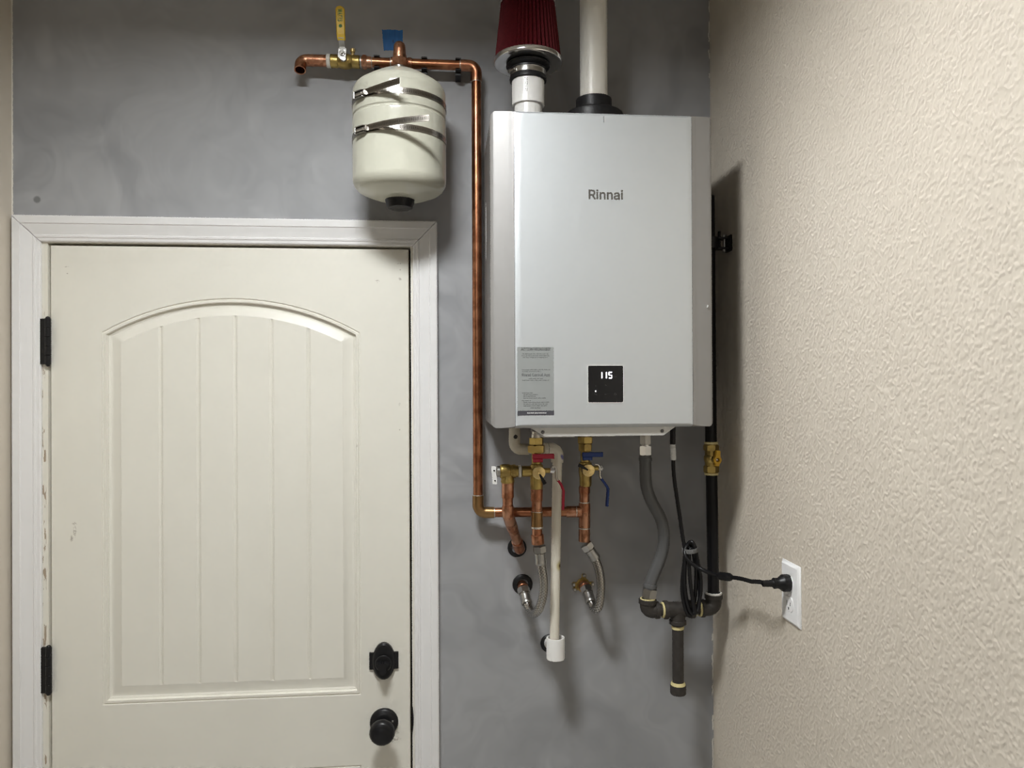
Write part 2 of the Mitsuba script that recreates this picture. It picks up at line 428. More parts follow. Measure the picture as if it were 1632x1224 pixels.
# ceiling lamps: shallow white trays with a flat recessed diffuser
def ceiling_lamp(name, text, cx, cy, w, d, radiance):
    label(name, text, 'lamp')
    x0, x1, y0, y1, zb = cx - w / 2, cx + w / 2, cy - d / 2, cy + d / 2, LAMP_Z - LIP
    add(name + '__housing', cat(box(x0 - .014, x1 + .014, y0 - .014, y1 + .014, LAMP_Z + .010, ZC), box(x0 - .014, x0, y0 - .014, y1 + .014, zb, LAMP_Z + .012), box(x1, x1 + .014, y0 - .014, y1 + .014, zb, LAMP_Z + .012),
                                box(x0, x1, y0 - .014, y0, zb, LAMP_Z + .012), box(x0, x1, y1, y1 + .014, zb, LAMP_Z + .012)), 'case_paint', False)
    quad = trimesh.Trimesh([[x0, y0, LAMP_Z], [x0, y1, LAMP_Z], [x1, y1, LAMP_Z], [x1, y0, LAMP_Z]], [[0, 1, 2], [0, 2, 3]], process=False)
    add(name + '__diffuser', quad, 'plate_white', False, emitter={'type': 'area', 'radiance': rgb(*radiance)})
ceiling_lamp('ceiling_lamp', 'flat square ceiling lamp above and in front of the heater', LAMP_X, LAMP_Y, LAMP_W, LAMP_D, LAMP_RADIANCE)
ceiling_lamp('ceiling_lamp_001', 'long ceiling lamp farther back in the garage', FILL_X, FILL_Y, 1.2, 0.30, FILL_RADIANCE)

# ------------------------------------------------------------------ door casing (trim), jamb
CASING = [(0, 0), (0, .006), (.002, .0080), (.008, .0084), (.0095, .0098), (.0135, .0104), (.0155, .0092), (.019, .0096), (.028, .0118), (.036, .0142), (.0385, .0146), (.0400, .0164), (.0545, .0170), (.0570, .0150), (.0570, 0)]
XI0, XI1, ZI = -0.9050, -0.0775, 2.0300
def casing(piece):
    A, B = [], []
    g = 0.0007
    for t, th in CASING:
        if piece == 'left':
            A.append((XI0 - t, -th, 0.0)); B.append((XI0 - t, -th, ZI + t - g))
        elif piece == 'right':
            A.append((XI1 + t, -th, 0.0)); B.append((XI1 + t, -th, ZI + t - g))
        else:
            A.append((XI0 - t + g, -th, ZI + t)); B.append((XI1 + t - g, -th, ZI + t))
    n = len(A)
    V = np.array(A + B)
    F = []
    for i in range(n):
        j = (i + 1) % n
        F += [[i, j, j + n], [i, j + n, i + n]]
    cap = trimesh.creation.triangulate_polygon(sg.Polygon(CASING), engine='earcut')[1] % n
    F += [list(f) for f in cap] + [[a + n, c + n, b + n] for a, b, c in cap]
    m = trimesh.Trimesh(V, F, process=False)
    m.fix_normals()
    return m
for i, (pc, txt) in enumerate((('left', 'white moulded door casing on the hinge side'), ('head', 'white moulded head casing above the door, under the tank'), ('right', 'white moulded door casing on the knob side'))):
    add(f'trim_{i + 1}', casing(pc), 'trim_white', 20)
    label(f'trim_{i + 1}', txt, 'door casing', kind='structure')

JX0, JX1, JZ = -0.8928, -0.0830, 2.0288
add('trim_4', cat(box(-.912, JX0, .0005, .135, 0, JZ + .0195), box(JX1, -.064, .0005, .135, 0, JZ + .0195), box(JX0, JX1, .0005, .135, JZ, JZ + .0195)), 'jamb_cream', 20)
label('trim_4', 'cream door jamb with chipped paint between casing and door', 'door jamb', kind='structure')
add('trim_4__stop', cat(box(JX0, JX0 + .011, .0505, .085, 0, JZ), box(JX1 - .011, JX1, .0505, .085, 0, JZ), box(JX0 + .011, JX1 - .011, .0505, .085, JZ - .011, JZ)), 'black_gap', 20)
lp = sg.Polygon([(0, -.029), (0, .029), (.0012, .029), (.0028, .014), (.0034, 0), (.0028, -.014), (.0012, -.029)])
add('trim_4__strike_plate', extrude_xz(affinity.translate(lp, JX1 - .0005, .923), -.0012, .01), 'black_metal', False)
labels['trim_4__strike_plate'] = {'label': 'black strike plate lip'}

# ------------------------------------------------------------------ the door
YF = 0.004                                         # the face of the door leaf
PX0, PX1, PZ0, PW = -0.7785, -0.2015, 0.9828, 0.2885
PXC, APEX, SAG = (PX0 + PX1) / 2, 1.9065, 0.0785
ARC_R = (PW ** 2 + SAG ** 2) / (2 * SAG)
ARC_Z = APEX - ARC_R
NARC = 64
def panel_outline(d):
    w = PW - d
    R = ARC_R - d
    a = math.asin(w / R)
    t = np.linspace(a, -a, NARC)
    arc = [(PXC + R * math.sin(q), ARC_Z + R * math.cos(q)) for q in t]
    return np.array([(PXC - w, PZ0 + d), (PXC + w, PZ0 + d)] + arc)
def rect_outline(x0, x1, z0, z1, d):
    return np.array([(x0 + d, z0 + d), (x1 - d, z0 + d), (x1 - d, z1 - d), (x0 + d, z1 - d)])
PROFILE = [(0, 0), (.0010, .0024), (.0026, .0028), (.0044, .0004), (.0090, .0004), (.0102, .0046), (.0112, .0078), (.0125, .0074), (.0165, .0094), (.0225, .0094), (.0400, .0030), (.0400, .0070)]
def moulding(outline):
    V, F = [], []
    for d, h in PROFILE:
        V += [(x, YF + h, z) for x, z in outline(d)]
    n = len(outline(0))
    for k in range(len(PROFILE) - 1):
        for i in range(n):
            j = (i + 1) % n
            a, b = k * n + i, k * n + j
            F += [[a, b, b + n], [a, b + n, a + n]]
    k = (len(PROFILE) - 1) * n
    poly = sg.Polygon(outline(PROFILE[-1][0]))
    tv, tf = trimesh.creation.triangulate_polygon(poly, engine='earcut')
    m = trimesh.Trimesh(np.array(V), F, process=False)
    b = trimesh.Trimesh(np.stack([tv[:, 0], np.full(len(tv), YF + PROFILE[-1][1]), tv[:, 1]], -1), tf, process=False)
    return m, b
LZ0, LZ1 = 0.235, 0.8195
lower = lambda d: rect_outline(PX0, PX1, LZ0, LZ1, d)
m1, b1 = moulding(panel_outline)
m2, b2 = moulding(lower)
face = sg.box(SLAB[0] + .0015, SLAB[2], SLAB[1] - .0015, SLAB[3] - .0015).difference(sg.Polygon(panel_outline(0))).difference(sg.Polygon(lower(0)))
fv, ff = trimesh.creation.triangulate_polygon(face, engine='earcut')
fm = trimesh.Trimesh(np.stack([fv[:, 0], np.full(len(fv), YF), fv[:, 1]], -1), ff, process=False)
def rim():
    x0, x1, z0, z1 = SLAB
    c = .0015
    V = [(x0 + c, YF, z0), (x1 - c, YF, z0), (x1 - c, YF, z1 - c), (x0 + c, YF, z1 - c), (x0, YF + c, z0), (x1, YF + c, z0), (x1, YF + c, z1), (x0, YF + c, z1),
         (x0, YF + .044, z0), (x1, YF + .044, z0), (x1, YF + .044, z1), (x0, YF + .044, z1)]
    F = []
    for k in (0, 4):
        for i in range(4):
            j = (i + 1) % 4
            F += [[k + i, k + j, k + j + 4], [k + i, k + j + 4, k + i + 4]]
    F += [[8, 9, 10], [8, 10, 11]]
    return trimesh.Trimesh(V, F, process=False)
label('door_1', 'cream door with an arched plank panel, black knob and deadbolt', 'door', kind='structure')
add('door_1__leaf', cat(fm, m1, b1, m2, b2, rim()), 'door_cream', 25)
# planks of the upper panel and of the lower one, each with eased edges
GROOVES = [-0.738, -0.6510, -0.5675, -0.4853, -0.4035, -0.3195, -0.2415]
def planks(poly, cuts):
    for a, b in zip(cuts[:-1], cuts[1:]):
        g = poly.intersection(sg.box(a + .0007 if a > GROOVES[0] + .001 else a - .0044, -1, b - .0007 if b < GROOVES[-1] - .001 else b + .0044, 3))
        gi = g.buffer(-.0044, join_style='mitre')
        yield g, gi
def plank_mesh(g, gi):
    o = np.array(g.exterior.coords)[:-1]; i = np.array(gi.exterior.coords)[:-1]
    P = np.vstack([[(x, YF + .0056, z) for x, z in o], [(x, YF + .0028, z) for x, z in i], [(x, YF + .0072, z) for x, z in o]])
    return tri(m3.Manifold.hull_points(P))
for g, gi in planks(sg.Polygon(panel_outline(.0402)).buffer(.0044, join_style='mitre'), GROOVES):
    add('door_1__plank', plank_mesh(g, gi), 'door_cream', 20)
for g, gi in planks(sg.Polygon(lower(.0402)).buffer(.0044, join_style='mitre'), GROOVES):
    add('door_1__plank', plank_mesh(g, gi), 'door_cream', 20)

def hinge(z):
    k = add('door_1__hinge', cat(*[cyl((-.8895, -.0062, z - .0515 + i * .0206), (-.8895, -.0062, z - .0515 + i * .0206 + .0202), .0066, .0006, 20) for i in range(5)],
                             lathe([(0, .0048), (.0032, .0040), (.005, .0015), (.005, 0), (0, 0)], (-.8895, -.0062, z + .0515), (0, 0, 1), 20),
                             lathe([(0, .0048), (.0032, .0040), (.005, .0015), (.005, 0), (0, 0)], (-.8895, -.0062, z - .0515), (0, 0, -1), 20)), 'black_metal')
    add(k + '__leaf', cham(-.9065, -.8925, -.0068, .0012, z - .0512, z + .0512, .0008), 'black_metal', 20)
    labels[k] = {'label': 'black butt hinge'}
hinge(1.8060); hinge(1.0700)

# knob: rose + neck + ball
KX, KZ = -0.1488, 0.9170
kk = add('door_1__knob', lathe([(0, .070), (.008, .0695), (.0145, .0672), (.0152, .0665), (.0215, .0655), (.0262, .0615), (.0288, .0555), (.0286, .0495), (.0255, .0440), (.0185, .0395), (.0125, .0345), (.0115, .0200), (.013, .012)], (KX, YF, KZ), (0, -1, 0), 48), 'black_metal', 40)
add(kk + '__rose', lathe([(.013, .0125), (.0200, .0120), (.0245, .0100), (.0258, .0085), (.0305, .0068), (.0328, .0035), (.0330, 0)], (KX, YF, KZ), (0, -1, 0), 48), 'black_metal', 40)
add(kk + '__lock_button', cyl((KX + .0205, YF - .010, KZ + .006), (KX + .0205, YF - .0135, KZ + .006), .0022), 'galvanised')
labels[kk] = {'label': 'round black door knob'}
DX, DZ = -0.1486, 1.0618
ov = affinity.scale(sg.Point(DX, DZ).buffer(1, quad_segs=24), .0262, .0425)
ears = rrect(DX - .0335, DX + .0335, DZ - .0195, DZ + .0195, .001)
kd = add('door_1__deadbolt', cat(extrude_xz(ears, YF - .005, YF), bevel_plate(ov, YF - .0125, YF, .004)), 'black_metal', 30)
add(kd + '__ring', lathe([(.0165, .012), (.0190, .0150), (.0195, .0165), (.0175, .0190), (.0100, .0200), (0, .0200)], (DX, YF, DZ - .002), (0, -1, 0), 40), 'black_metal')
turn = sg.Polygon([(-.0135, .003), (-.006, .0065), (-.002, .0045), (0, .0075), (.002, .0045), (.006, .0065), (.0135, .003), (.0095, -.002), (.0068, -.004), (.0062, -.016), (0, -.019), (-.0062, -.016), (-.0068, -.004), (-.0095, -.002)]).buffer(.0008)
add(kd + '__thumb_turn', cat(extrude_xz(affinity.translate(turn, DX, DZ - .002), YF - .038, YF - .019), ), 'black_metal', 30)
labels[kd] = {'label': 'black oval deadbolt with thumb turn'}

# ------------------------------------------------------------------ water heater
HX0, HX1, HZ0, HZ1, HYF = 0.0888, 0.5408, 1.6172, 2.2468, -0.300
HXA, HXB = 0.1350, 0.4932                          # the seams beside the front panel
label('water_heater', 'silver wall-hung tankless water heater in the corner beside the door', 'water heater')
def heater_cover():
    half = []
    # cross-section, left half: side, rounded corner, sloping strip, crease, panel
    sec = [(HX0, -.262), (HX0, -.278)]
    for t in np.linspace(0, 1, 9):
        a = t * math.radians(78)
        sec.append((HX0 + .009 * (1 - math.cos(a)), -.278 - .009 * math.sin(a)))
    x, y = sec[-1]
    sec += [(HXA - .010, -.2945)]
    for t in np.linspace(0, 1, 8):
        sec.append((HXA - .010 + .024 * t, -.2945 - .0055 * (1 - (1 - t) ** 2)))
    left = np.array(sec)
    right = left[::-1].copy(); right[:, 0] = HX0 + HX1 - right[:, 0]
    poly = np.vstack([left, right])
    c = m3.CrossSection([poly.tolist()], m3.FillRule.EvenOdd).extrude(HZ1 - HZ0 + .02).translate((0, 0, HZ0 - .01))
    el = np.array(rrect(HX0 - .001, HX1 + .001, HZ0, HZ1, .0135, 8).exterior.coords)[:-1]
    e = m3.CrossSection([el.tolist()], m3.FillRule.EvenOdd).extrude(.12).rotate((90, 0, 0)).translate((0, -.22, 0))
    pr = [(-.200, HZ0), (-.282, HZ0)] + [(-.282 - .0185 * math.sin(a), HZ0 + .010 * (1 - math.cos(a))) for a in np.linspace(0, PI / 2, 8)[1:]]
    pr += [(y, HZ0 + HZ1 - z) for y, z in pr[::-1]]
    s = m3.CrossSection([[(z, -y) for y, z in pr]], m3.FillRule.NonZero)
    if s.area() < 0: pass
    # section given in (y, z): extrude along x
    s = m3.CrossSection([list(map(tuple, np.array(pr)))], m3.FillRule.EvenOdd).extrude(1.0).rotate((90, 0, 90)).translate((-.2, 0, 0))
    return c ^ e ^ s
cover = heater_cover()
def slab_cut(x0, x1):
    return m3.Manifold.cube((x1 - x0, 1, 2)).translate((x0, -.6, 1.0))
add('water_heater__front_panel', tri(cover ^ slab_cut(HXA, HXB)), 'silver_paint', 32)
labels['water_heater__front_panel'] = {'label': 'silver front panel'}
add('water_heater__side_trim', tri(cover ^ slab_cut(0, HXA - .0006)), 'trim_paint', 32)
add('water_heater__side_trim', tri(cover ^ slab_cut(HXB + .0006, 1)), 'trim_paint', 32)
labels['water_heater__side_trim'] = {'label': 'darker sloping side strip'}
labels['water_heater__side_trim_001'] = {'label': 'darker sloping side strip'}
add('water_heater__case', cham(HX0 + .0015, HX1 - .0015, -.2625, -.004, HZ0 + .002, HZ1 - .002, .003), 'case_paint', 20)
add('water_heater__side_label', extrude_xz(sg.Polygon([(0, 0), (.012, .004), (.02, .05), (.016, .11), (.004, .13), (-.001, .06)]), 0, .0004).apply_transform(
    np.array([[0, -1, 0, HX0 + .0010], [-1, 0, 0, -.08], [0, 0, 1, 1.985], [0, 0, 0, 1.0]])), 'label_white', False)
# the lower bracket with its screws
br = sg.Polygon([(.1650, 1.6180), (.4620, 1.6180), (.4370, 1.6003), (.1950, 1.6003)])
kb = add('water_heater__lower_bracket', cat(extrude_xz(br, -.2855, -.282), box(.1950, .4370, -.282, -.03, 1.6003, 1.6020)), 'bracket_paint', 20)
for sx in (.1905, .4335):
    add(kb + '__screw', cat(lathe([(0, .0022), (.0026, .0020), (.0036, .0008), (.0036, 0)], (sx, -.2855, 1.6090), (0, -1, 0), 20), box(sx - .0026, sx + .0026, -.2881, -.2874, 1.6086, 1.6094)), 'case_paint')
add('water_heater__base_plate', cat(box(.196, .262, -.245, -.02, 1.5955, 1.5990), box(.296, .345, -.245, -.02, 1.5965, 1.5990)), 'bracket_paint', False)
# name
add('water_heater__logo', text_xz('Rinnai', .0178, .2826, 2.0722, HYF - .00005, .0006, True, .0695), 'logo_grey', False)
labels['water_heater__logo'] = {'label': 'dark grey lettering reading Rinnai'}
# control panel
kc = add('water_heater__control_panel', bevel_plate(rrect(.2797, .3500, 1.6681, 1.7405, .0022), HYF - .0016, HYF + .001, .0006), 'glass_black', 25)
labels[kc] = {'label': 'black square touch display'}
add(kc + '__bezel', extrude_xz(rrect(.2783, .3514, 1.6667, 1.7419, .003).difference(rrect(.2796, .3501, 1.6680, 1.7406, .0022)), HYF - .0011, HYF + .001), 'bezel_grey', False)
def seg(x0, z0, x1, z1, w=.0025):
    return extrude_xz(sg.LineString([(x0, z0), (x1, z1)]).buffer(w / 2, cap_style='round', quad_segs=4), HYF - .0019, HYF - .0015)
dz, h = 1.7218, .0052
one = lambda x: [seg(x, dz + .0008, x, dz + h), seg(x, dz - .0008, x, dz - h)]
five = [seg(.3222, dz + h + .0006, .3266, dz + h + .0006), seg(.3212, dz + .0010, .3213, dz + h - .0005), seg(.3223, dz, .3263, dz), seg(.3270, dz - .0010, .3272, dz - h + .0008), seg(.3220, dz - h - .0006, .3260, dz - h - .0006)]
add(kc + '__digits', cat(*one(.3071), *one(.3162), *five), 'plate_white', False, emitter={'type': 'area', 'radiance': rgb(2.2, 2.25, 2.7)})
labels[kc + '__digits'] = {'label': 'glowing white digits 115'}
add(kc + '__indicator', extrude_xz(sg.Point(.2945, 1.6902).buffer(.0014, quad_segs=6), HYF - .0019, HYF - .0015), 'plate_white', False, emitter={'type': 'area', 'radiance': rgb(1.6, 1.6, 1.6)})
ic = [seg(.3130, 1.7012, .3145, 1.7026, .0005), seg(.3145, 1.7026, .3160, 1.7012, .0005), seg(.3130, 1.6846, .3145, 1.6832, .0005), seg(.3145, 1.6832, .3160, 1.6846, .0005),
      seg(.2915, 1.6852, .2945, 1.6840, .0006), seg(.2945, 1.6840, .2968, 1.6826, .0006), seg(.2945, 1.6990, .2945, 1.7020, .0006), seg(.3310, 1.7185, .3370, 1.7185, .0005)]
ic.append(extrude_xz(sg.Point(.3342, 1.6840).buffer(.0020).difference(sg.Point(.3342, 1.6840).buffer(.0014)), HYF - .0018, HYF - .0015))
add(kc + '__touch_icons', cat(*ic), 'icon_grey', False)
labels[kc + '__touch_icons'] = {'kind': 'stuff'}
# sticker
sx0, sx1, sz0, sz1 = .1388, .2112, 1.6432, 1.7778
ks = add('water_heater__sticker', extrude_xz(sg.box(sx0, sz0, sx1, sz1), HYF - .0003, HYF + .006), 'sticker_grey', False)
labels[ks] = {'label': 'grey instruction sticker headed ACTION REQUIRED'}
YS = HYF - .0003
def sl(u0, v):                                     # sticker fractions to metres
    return sx0 + u0 * (sx1 - sx0), sz1 - v * (sz1 - sz0)
x, z = sl(.10, .052)
add(ks + '__title', text_xz('ACTION REQUIRED!', .0053, x, z, YS, .0003, True, .0585), 'print_dark', False)
x, z = sl(.12, .428)
add(ks + '__heading', text_xz('Rinnai Central App', .0052, x, z, YS, .0003, True, .0560), 'print_dark', False)
rng = np.random.default_rng(3)
lines = [(.14, .86, .100), (.11, .88, .127), (.15, .84, .153), (.12, .90, .332), (.12, .65, .357), (.30, .70, .463), (.13, .87, .488),
         (.12, .42, .672), (.16, .55, .697), (.16, .50, .722), (.16, .80, .748), (.12, .36, .785), (.16, .86, .810), (.16, .84, .836), (.16, .82, .861), (.35, .66, .892)]
words = []
for a, b, v in lines:
    u = a
    while u < b - .02:
        w = min(rng.uniform(.05, .12), b - u)
        x0, zc = sl(u, v); x1, _ = sl(u + w, v)
        words.append(extrude_xz(sg.box(x0, zc - .00075, x1, zc + .00075), YS - .0002, YS))
        u += w + .016
add(ks + '__small_print', cat(*words), 'print_mid', False)
labels[ks + '__small_print'] = {'kind': 'stuff'}
add(ks + '__footer', extrude_xz(sg.box(sx0, sz0, sx1, sz0 + .0092), YS - .0003, YS), 'sticker_footer', False)
words = []
u = .26
while u < .72:
    w = rng.uniform(.06, .12); x0, zc = sl(u, .966); x1, _ = sl(u + w, .966)
    words.append(extrude_xz(sg.box(x0, zc - .0010, x1, zc + .0010), YS - .0005, YS - .0003)); u += w + .014
add(ks + '__footer_print', cat(*words), 'print_pale', False)
# pencil mark at the top rim and a paint chip at the right strip
add('water_heater__pencil_mark', extrude_xz(sg.box(.3134, 2.2235, .3141, 2.2370), HYF - .0008, HYF + .001), 'print_mid', False)
add('water_heater__paint_chip', extrude_xz(sg.Polygon([(.5270, 1.8585), (.5285, 1.8600), (.5292, 1.8640), (.5280, 1.8632)]), -.2925, -.285), 'plate_white', False)

# ------------------------------------------------------------------ air filter, intake pipe, vent pipe
AX, AY = 0.1795, -0.150
label('air_filter', 'cone-shaped red pleated air filter with chrome rims on the white intake pipe', 'air filter')
npl = 46
def pleat(th):
    q = (th * npl / (2 * PI)) % 1.0
    return .0042 * (np.abs(q - .5) * 4 - 1)
zs = np.linspace(2.4100, 2.532, 6)
add('air_filter__pleated_element', lathe([(np.interp(z, [2.4100, 2.532], [.0680, .0545]), z) for z in zs], (AX, AY, 0), (0, 0, 1), npl * 6, mod=pleat), 'filter_red', 25)
add('air_filter__base_ring', lathe([(.040, 2.4010), (.0700, 2.4010), (.0728, 2.4016), (.0740, 2.4034), (.0740, 2.4092), (.0730, 2.4115), (.0705, 2.4120), (.0690, 2.4110), (.040, 2.4090), (.040, 2.4010)], (AX, AY, 0), n=64), 'chrome')
labels['air_filter__base_ring'] = {'label': 'chrome base ring'}
add('air_filter__top_cap', lathe([(.0560, 2.5290), (.0600, 2.5290), (.0612, 2.5305), (.0606, 2.5440), (.0570, 2.5480), (.0350, 2.5490), (.0330, 2.5430), (0, 2.5430)], (AX, AY, 0), n=64), 'chrome')
labels['air_filter__top_cap'] = {'label': 'chrome top cap'}
add('air_filter__rubber_collar', lathe([(.0360, 2.4000), (.0470, 2.3990), (.0478, 2.3950), (.0455, 2.3915), (.0395, 2.3890), (.0385, 2.3720), (.0400, 2.3700), (.0400, 2.3640), (.0375, 2.3625), (.0352, 2.3625), (.0352, 2.4)], (AX, AY, 0), n=56), 'black_rubber')
kh = add('air_filter__hose_clamp', lathe([(.0386, 2.3735), (.0393, 2.3735), (.0396, 2.3750), (.0396, 2.3835), (.0393, 2.3850), (.0386, 2.3850), (.0386, 2.3735)], (AX, AY, 0), n=56), 'steel')
a = math.radians(215)
ca = np.array([AX + .041 * math.cos(a), AY + .041 * math.sin(a), 2.3790])
tn = np.array([-math.sin(a), math.cos(a), 0])
add(kh + '__screw', cat(cyl(ca - tn * .010, ca + tn * .006, .0036), hexnut(ca - tn * .015, ca - tn * .009, .0085)), 'steel')
label('intake_pipe', 'short white plastic intake pipe with a coupling below the red filter', 'pipe')
add('intake_pipe__coupling', lathe([(.0302, 2.3110), (.0345, 2.3100), (.0352, 2.3108), (.0352, 2.3860), (.0302, 2.3860), (.0302, 2.3110)], (AX, AY, 0), n=48), 'pvc_white')
add('intake_pipe__pipe', cyl((AX, AY, HZ1 - .003), (AX, AY, 2.3840), .0300, .0005, 48), 'pvc_white')
def wrap_print(s, height, x0c, y0c, r, ang0, z0, depth=.0004, width=None):
    """Lettering running down a vertical pipe, bent round its surface."""
    m = meshkit.text_mesh(s, height, depth)
    v = np.array(m.vertices)
    v[:, 0] -= v[:, 0].min()
    if width: v[:, 0] *= width / v[:, 0].max()
    th = ang0 + v[:, 1] / r
    rr = r + v[:, 2] - .0001
    V = np.stack([x0c + rr * np.cos(th), y0c + rr * np.sin(th), z0 - v[:, 0]], -1)
    return trimesh.Trimesh(V, m.faces, process=False)
add('intake_pipe__print', wrap_print('2" SCH 40', .0062, AX, AY, .0352, math.radians(252), 2.3590, width=.030), 'print_dark', False)
VX, VY = 0.3285, -0.130
label('vent_pipe', 'tall white plastic vent pipe rising from a black rubber boot', 'pipe')
add('vent_pipe__pipe', cyl((VX, VY, HZ1 - .003), (VX, VY, ZC), .0302, .0003, 48), 'pvc')
add('vent_pipe__rubber_boot', lathe([(.0300, 2.3365), (.0385, 2.3360), (.0395, 2.3345), (.0395, 2.3150), (.0405, 2.3110), (.0600, 2.3040), (.0640, 2.3010), (.0650, 2.2950), (.0650, HZ1 - .003), (.03, HZ1 - .003)], (VX, VY, 0), n=56), 'black_rubber')

# ------------------------------------------------------------------ expansion tank with its two steel straps
TX, TY, TR = -0.0995, -0.1250, 0.1005
label('expansion_tank', 'cream steel expansion tank hanging under the copper pipe above the door', 'tank')
prof = [(0, 2.1060), (.030, 2.1065), (.060, 2.1125)]
prof += [(TR - .028 + .028 * math.sin(a), 2.1480 - .0285 * math.cos(a)) for a in np.linspace(.35, PI / 2, 9)]
prof += [(TR, 2.2720), (TR - .0004, 2.2765), (TR - .0022, 2.2790), (TR - .0022, 2.2815), (TR - .0002, 2.2840), (TR, 2.2870), (TR, 2.3300)]
prof += [((TR - .020) + .020 * math.cos(a), 2.3300 + .026 * math.sin(a)) for a in np.linspace(.15, 1.2, 7)]
prof += [(.070, 2.3660), (.048, 2.3790), (.024, 2.3860), (0, 2.3870)]
add('expansion_tank__shell', lathe(prof, (TX, TY, 0), n=96), 'tank_cream', 30)
add('expansion_tank__end_cap', lathe([(0, 2.0870), (.022, 2.0872), (.0270, 2.0895), (.0315, 2.1040), (.0315, 2.1090), (.0300, 2.1100)], (TX, TY, 0), n=48), 'black_rubber')
labels['expansion_tank__end_cap'] = {'label': 'black plastic end cap'}
add('expansion_tank__neck', cat(cyl((TX, TY, 2.3840), (TX, TY, 2.4000), .0125)), 'galvanised')
def ribbon(path, normals, w, t, zc):
    """A steel strap: a flat band of width w along a horizontal path."""
    P, N = np.asarray(path), np.asarray(normals)
    L = np.concatenate([[0], np.cumsum(np.linalg.norm(np.diff(P, axis=0), axis=1))])
    Z = np.broadcast_to(zc, (len(P),))
    V, UV = [], []
    for p, nn, l, z in zip(P, N, L, Z):
        for o, s, v in ((0, -1, 0.), (t, -1, 0.), (t, 1, 1.), (0, 1, 1.)):
            V.append((p[0] + nn[0] * o, p[1] + nn[1] * o, z + s * w / 2)); UV.append((l, v))
    F = []
    for i in range(len(P) - 1):
        for a in range(4):
            b = (a + 1) % 4
            p, q = i * 4 + a, i * 4 + b
            F += [[p, q, q + 4], [p, q + 4, p + 4]]
    e = (len(P) - 1) * 4
    F += [[0, 2, 1], [0, 3, 2], [e, e + 1, e + 2], [e, e + 2, e + 3]]
    m = trimesh.Trimesh(V, F, process=False)
    # flat-shaded copy keeps uv
    f = np.array(m.faces).ravel()
    return (np.array(V)[f], np.arange(len(f)).reshape(-1, 3)), np.array(UV)[f]
def strap(name, z, deg, tail, bend, text):
    label(name, text, 'strap', 'steel straps around the tank')
    r = TR + .0004
    th = np.linspace(0, 2 * PI, 97)
    mesh, uv = ribbon(np.stack([TX + r * np.cos(th), TY + r * np.sin(th)], -1), np.stack([np.cos(th), np.sin(th)], -1), .0125, .0009, z)
    add(name + '__band', mesh, 'strap_steel', False, uv=uv)
    a = math.radians(deg)
    nrm, tan = np.array([math.cos(a), math.sin(a)]), np.array([-math.sin(a), math.cos(a)])
    c = np.array([TX, TY]) + nrm * r
    # the free tail leaves the tank on the tangent
    s = np.linspace(0, 1, 24)
    ang = bend * s
    st = np.array([tan * math.cos(q) - nrm * math.sin(q) for q in ang])
    pts = c + nrm * .0035 + np.vstack([[0, 0], np.cumsum(st[:-1] * tail / 23, axis=0)])
    nn = np.array([nrm * math.cos(q) + tan * math.sin(q) for q in ang])
    mesh, uv = ribbon(pts, nn, .0125, .0009, z + .001)
    add(name + '__tail', mesh, 'strap_steel', False, uv=uv)
    b0 = np.array([c[0], c[1], z])
    n3, t3 = np.array([*nrm, 0]), np.array([*tan, 0])
    M = np.eye(4); M[:3, 0], M[:3, 1], M[:3, 2], M[:3, 3] = t3, n3, (0, 0, 1), b0
    hb = cat(cham(-.018, .008, .0012, .0098, -.0078, -.0058, .0006), cham(-.018, .008, .0012, .0098, .0058, .0078, .0006), cham(-.018, .008, .0008, .0022, -.0078, .0078, .0006), cham(-.0195, -.0175, .0012, .0098, -.0078, .0078, .0006))
    hb.apply_transform(M)
    k = add(name + '__buckle', hb, 'steel_dark', 20)
    sc = cat(cyl((-.016, .0062, 0), (.006, .0062, 0), .0042), hexnut((.0065, .0062, 0), (.0125, .0062, 0), .0085))
    sc.apply_transform(M)
    add(k + '__screw', sc, 'galvanised')
strap('steel_strap', 2.3065, 226, .108, .12, 'upper perforated steel strap around the cream tank, short tail sticking out')
strap('steel_strap_001', 2.2320, 228, .158, .50, 'lower perforated steel strap around the cream tank, longer curling tail')

# ------------------------------------------------------------------ copper pipe run: from the open elbow, past the tank, down beside the heater
CY, CZ, CX = -0.042, 2.4411, 0.0712
RP, RF = 0.0111, 0.0129
LZ = 1.4098
label('copper_pipe', 'long copper pipe run from the open elbow above the door down to the cold valve', 'pipe')
q = 'copper_pipe__'
# open elbow at the left end: outer and inner skins
el = fillet([(-.2747, CY, CZ), (-.3249, CY, CZ), (-.3249, CY - .0120, 2.4130)], .020, 14)
outer = tube(el, RF, 32, cap=False)
inner = tube(el, .0105, 32, cap=False); inner.invert()
rimm = lathe([(.0105, 0), (RF, 0)], (-.3249, CY - .0120, 2.4130), (0, -.0120, -.0281), 32)
add(q + 'elbow', cat(outer, inner, rimm), 'copper_fitting')
labels[q + 'elbow'] = {'label': 'open-ended copper elbow'}
def xcyl(x0, x1, r, y=CY, z=CZ): return cyl((x0, y, z), (x1, y, z), r)
add(q + 'coupling', cat(xcyl(-.2899, -.2635, RF), xcyl(-.2990, -.2889, RF - .0008)), 'copper_fitting')
add(q + 'coupling', cat(xcyl(-.1900, -.1672, RF), hexnut((-.1875, CY, CZ), (-.1784, CY, CZ), .0275)), 'copper_fitting')
add(q + 'pipe', xcyl(-.1703, -.1180, RP), 'copper')
add(q + 'solder_joint', pipe_ring((-.1667, CY, CZ), (1, 0, 0), .0118), 'solder')
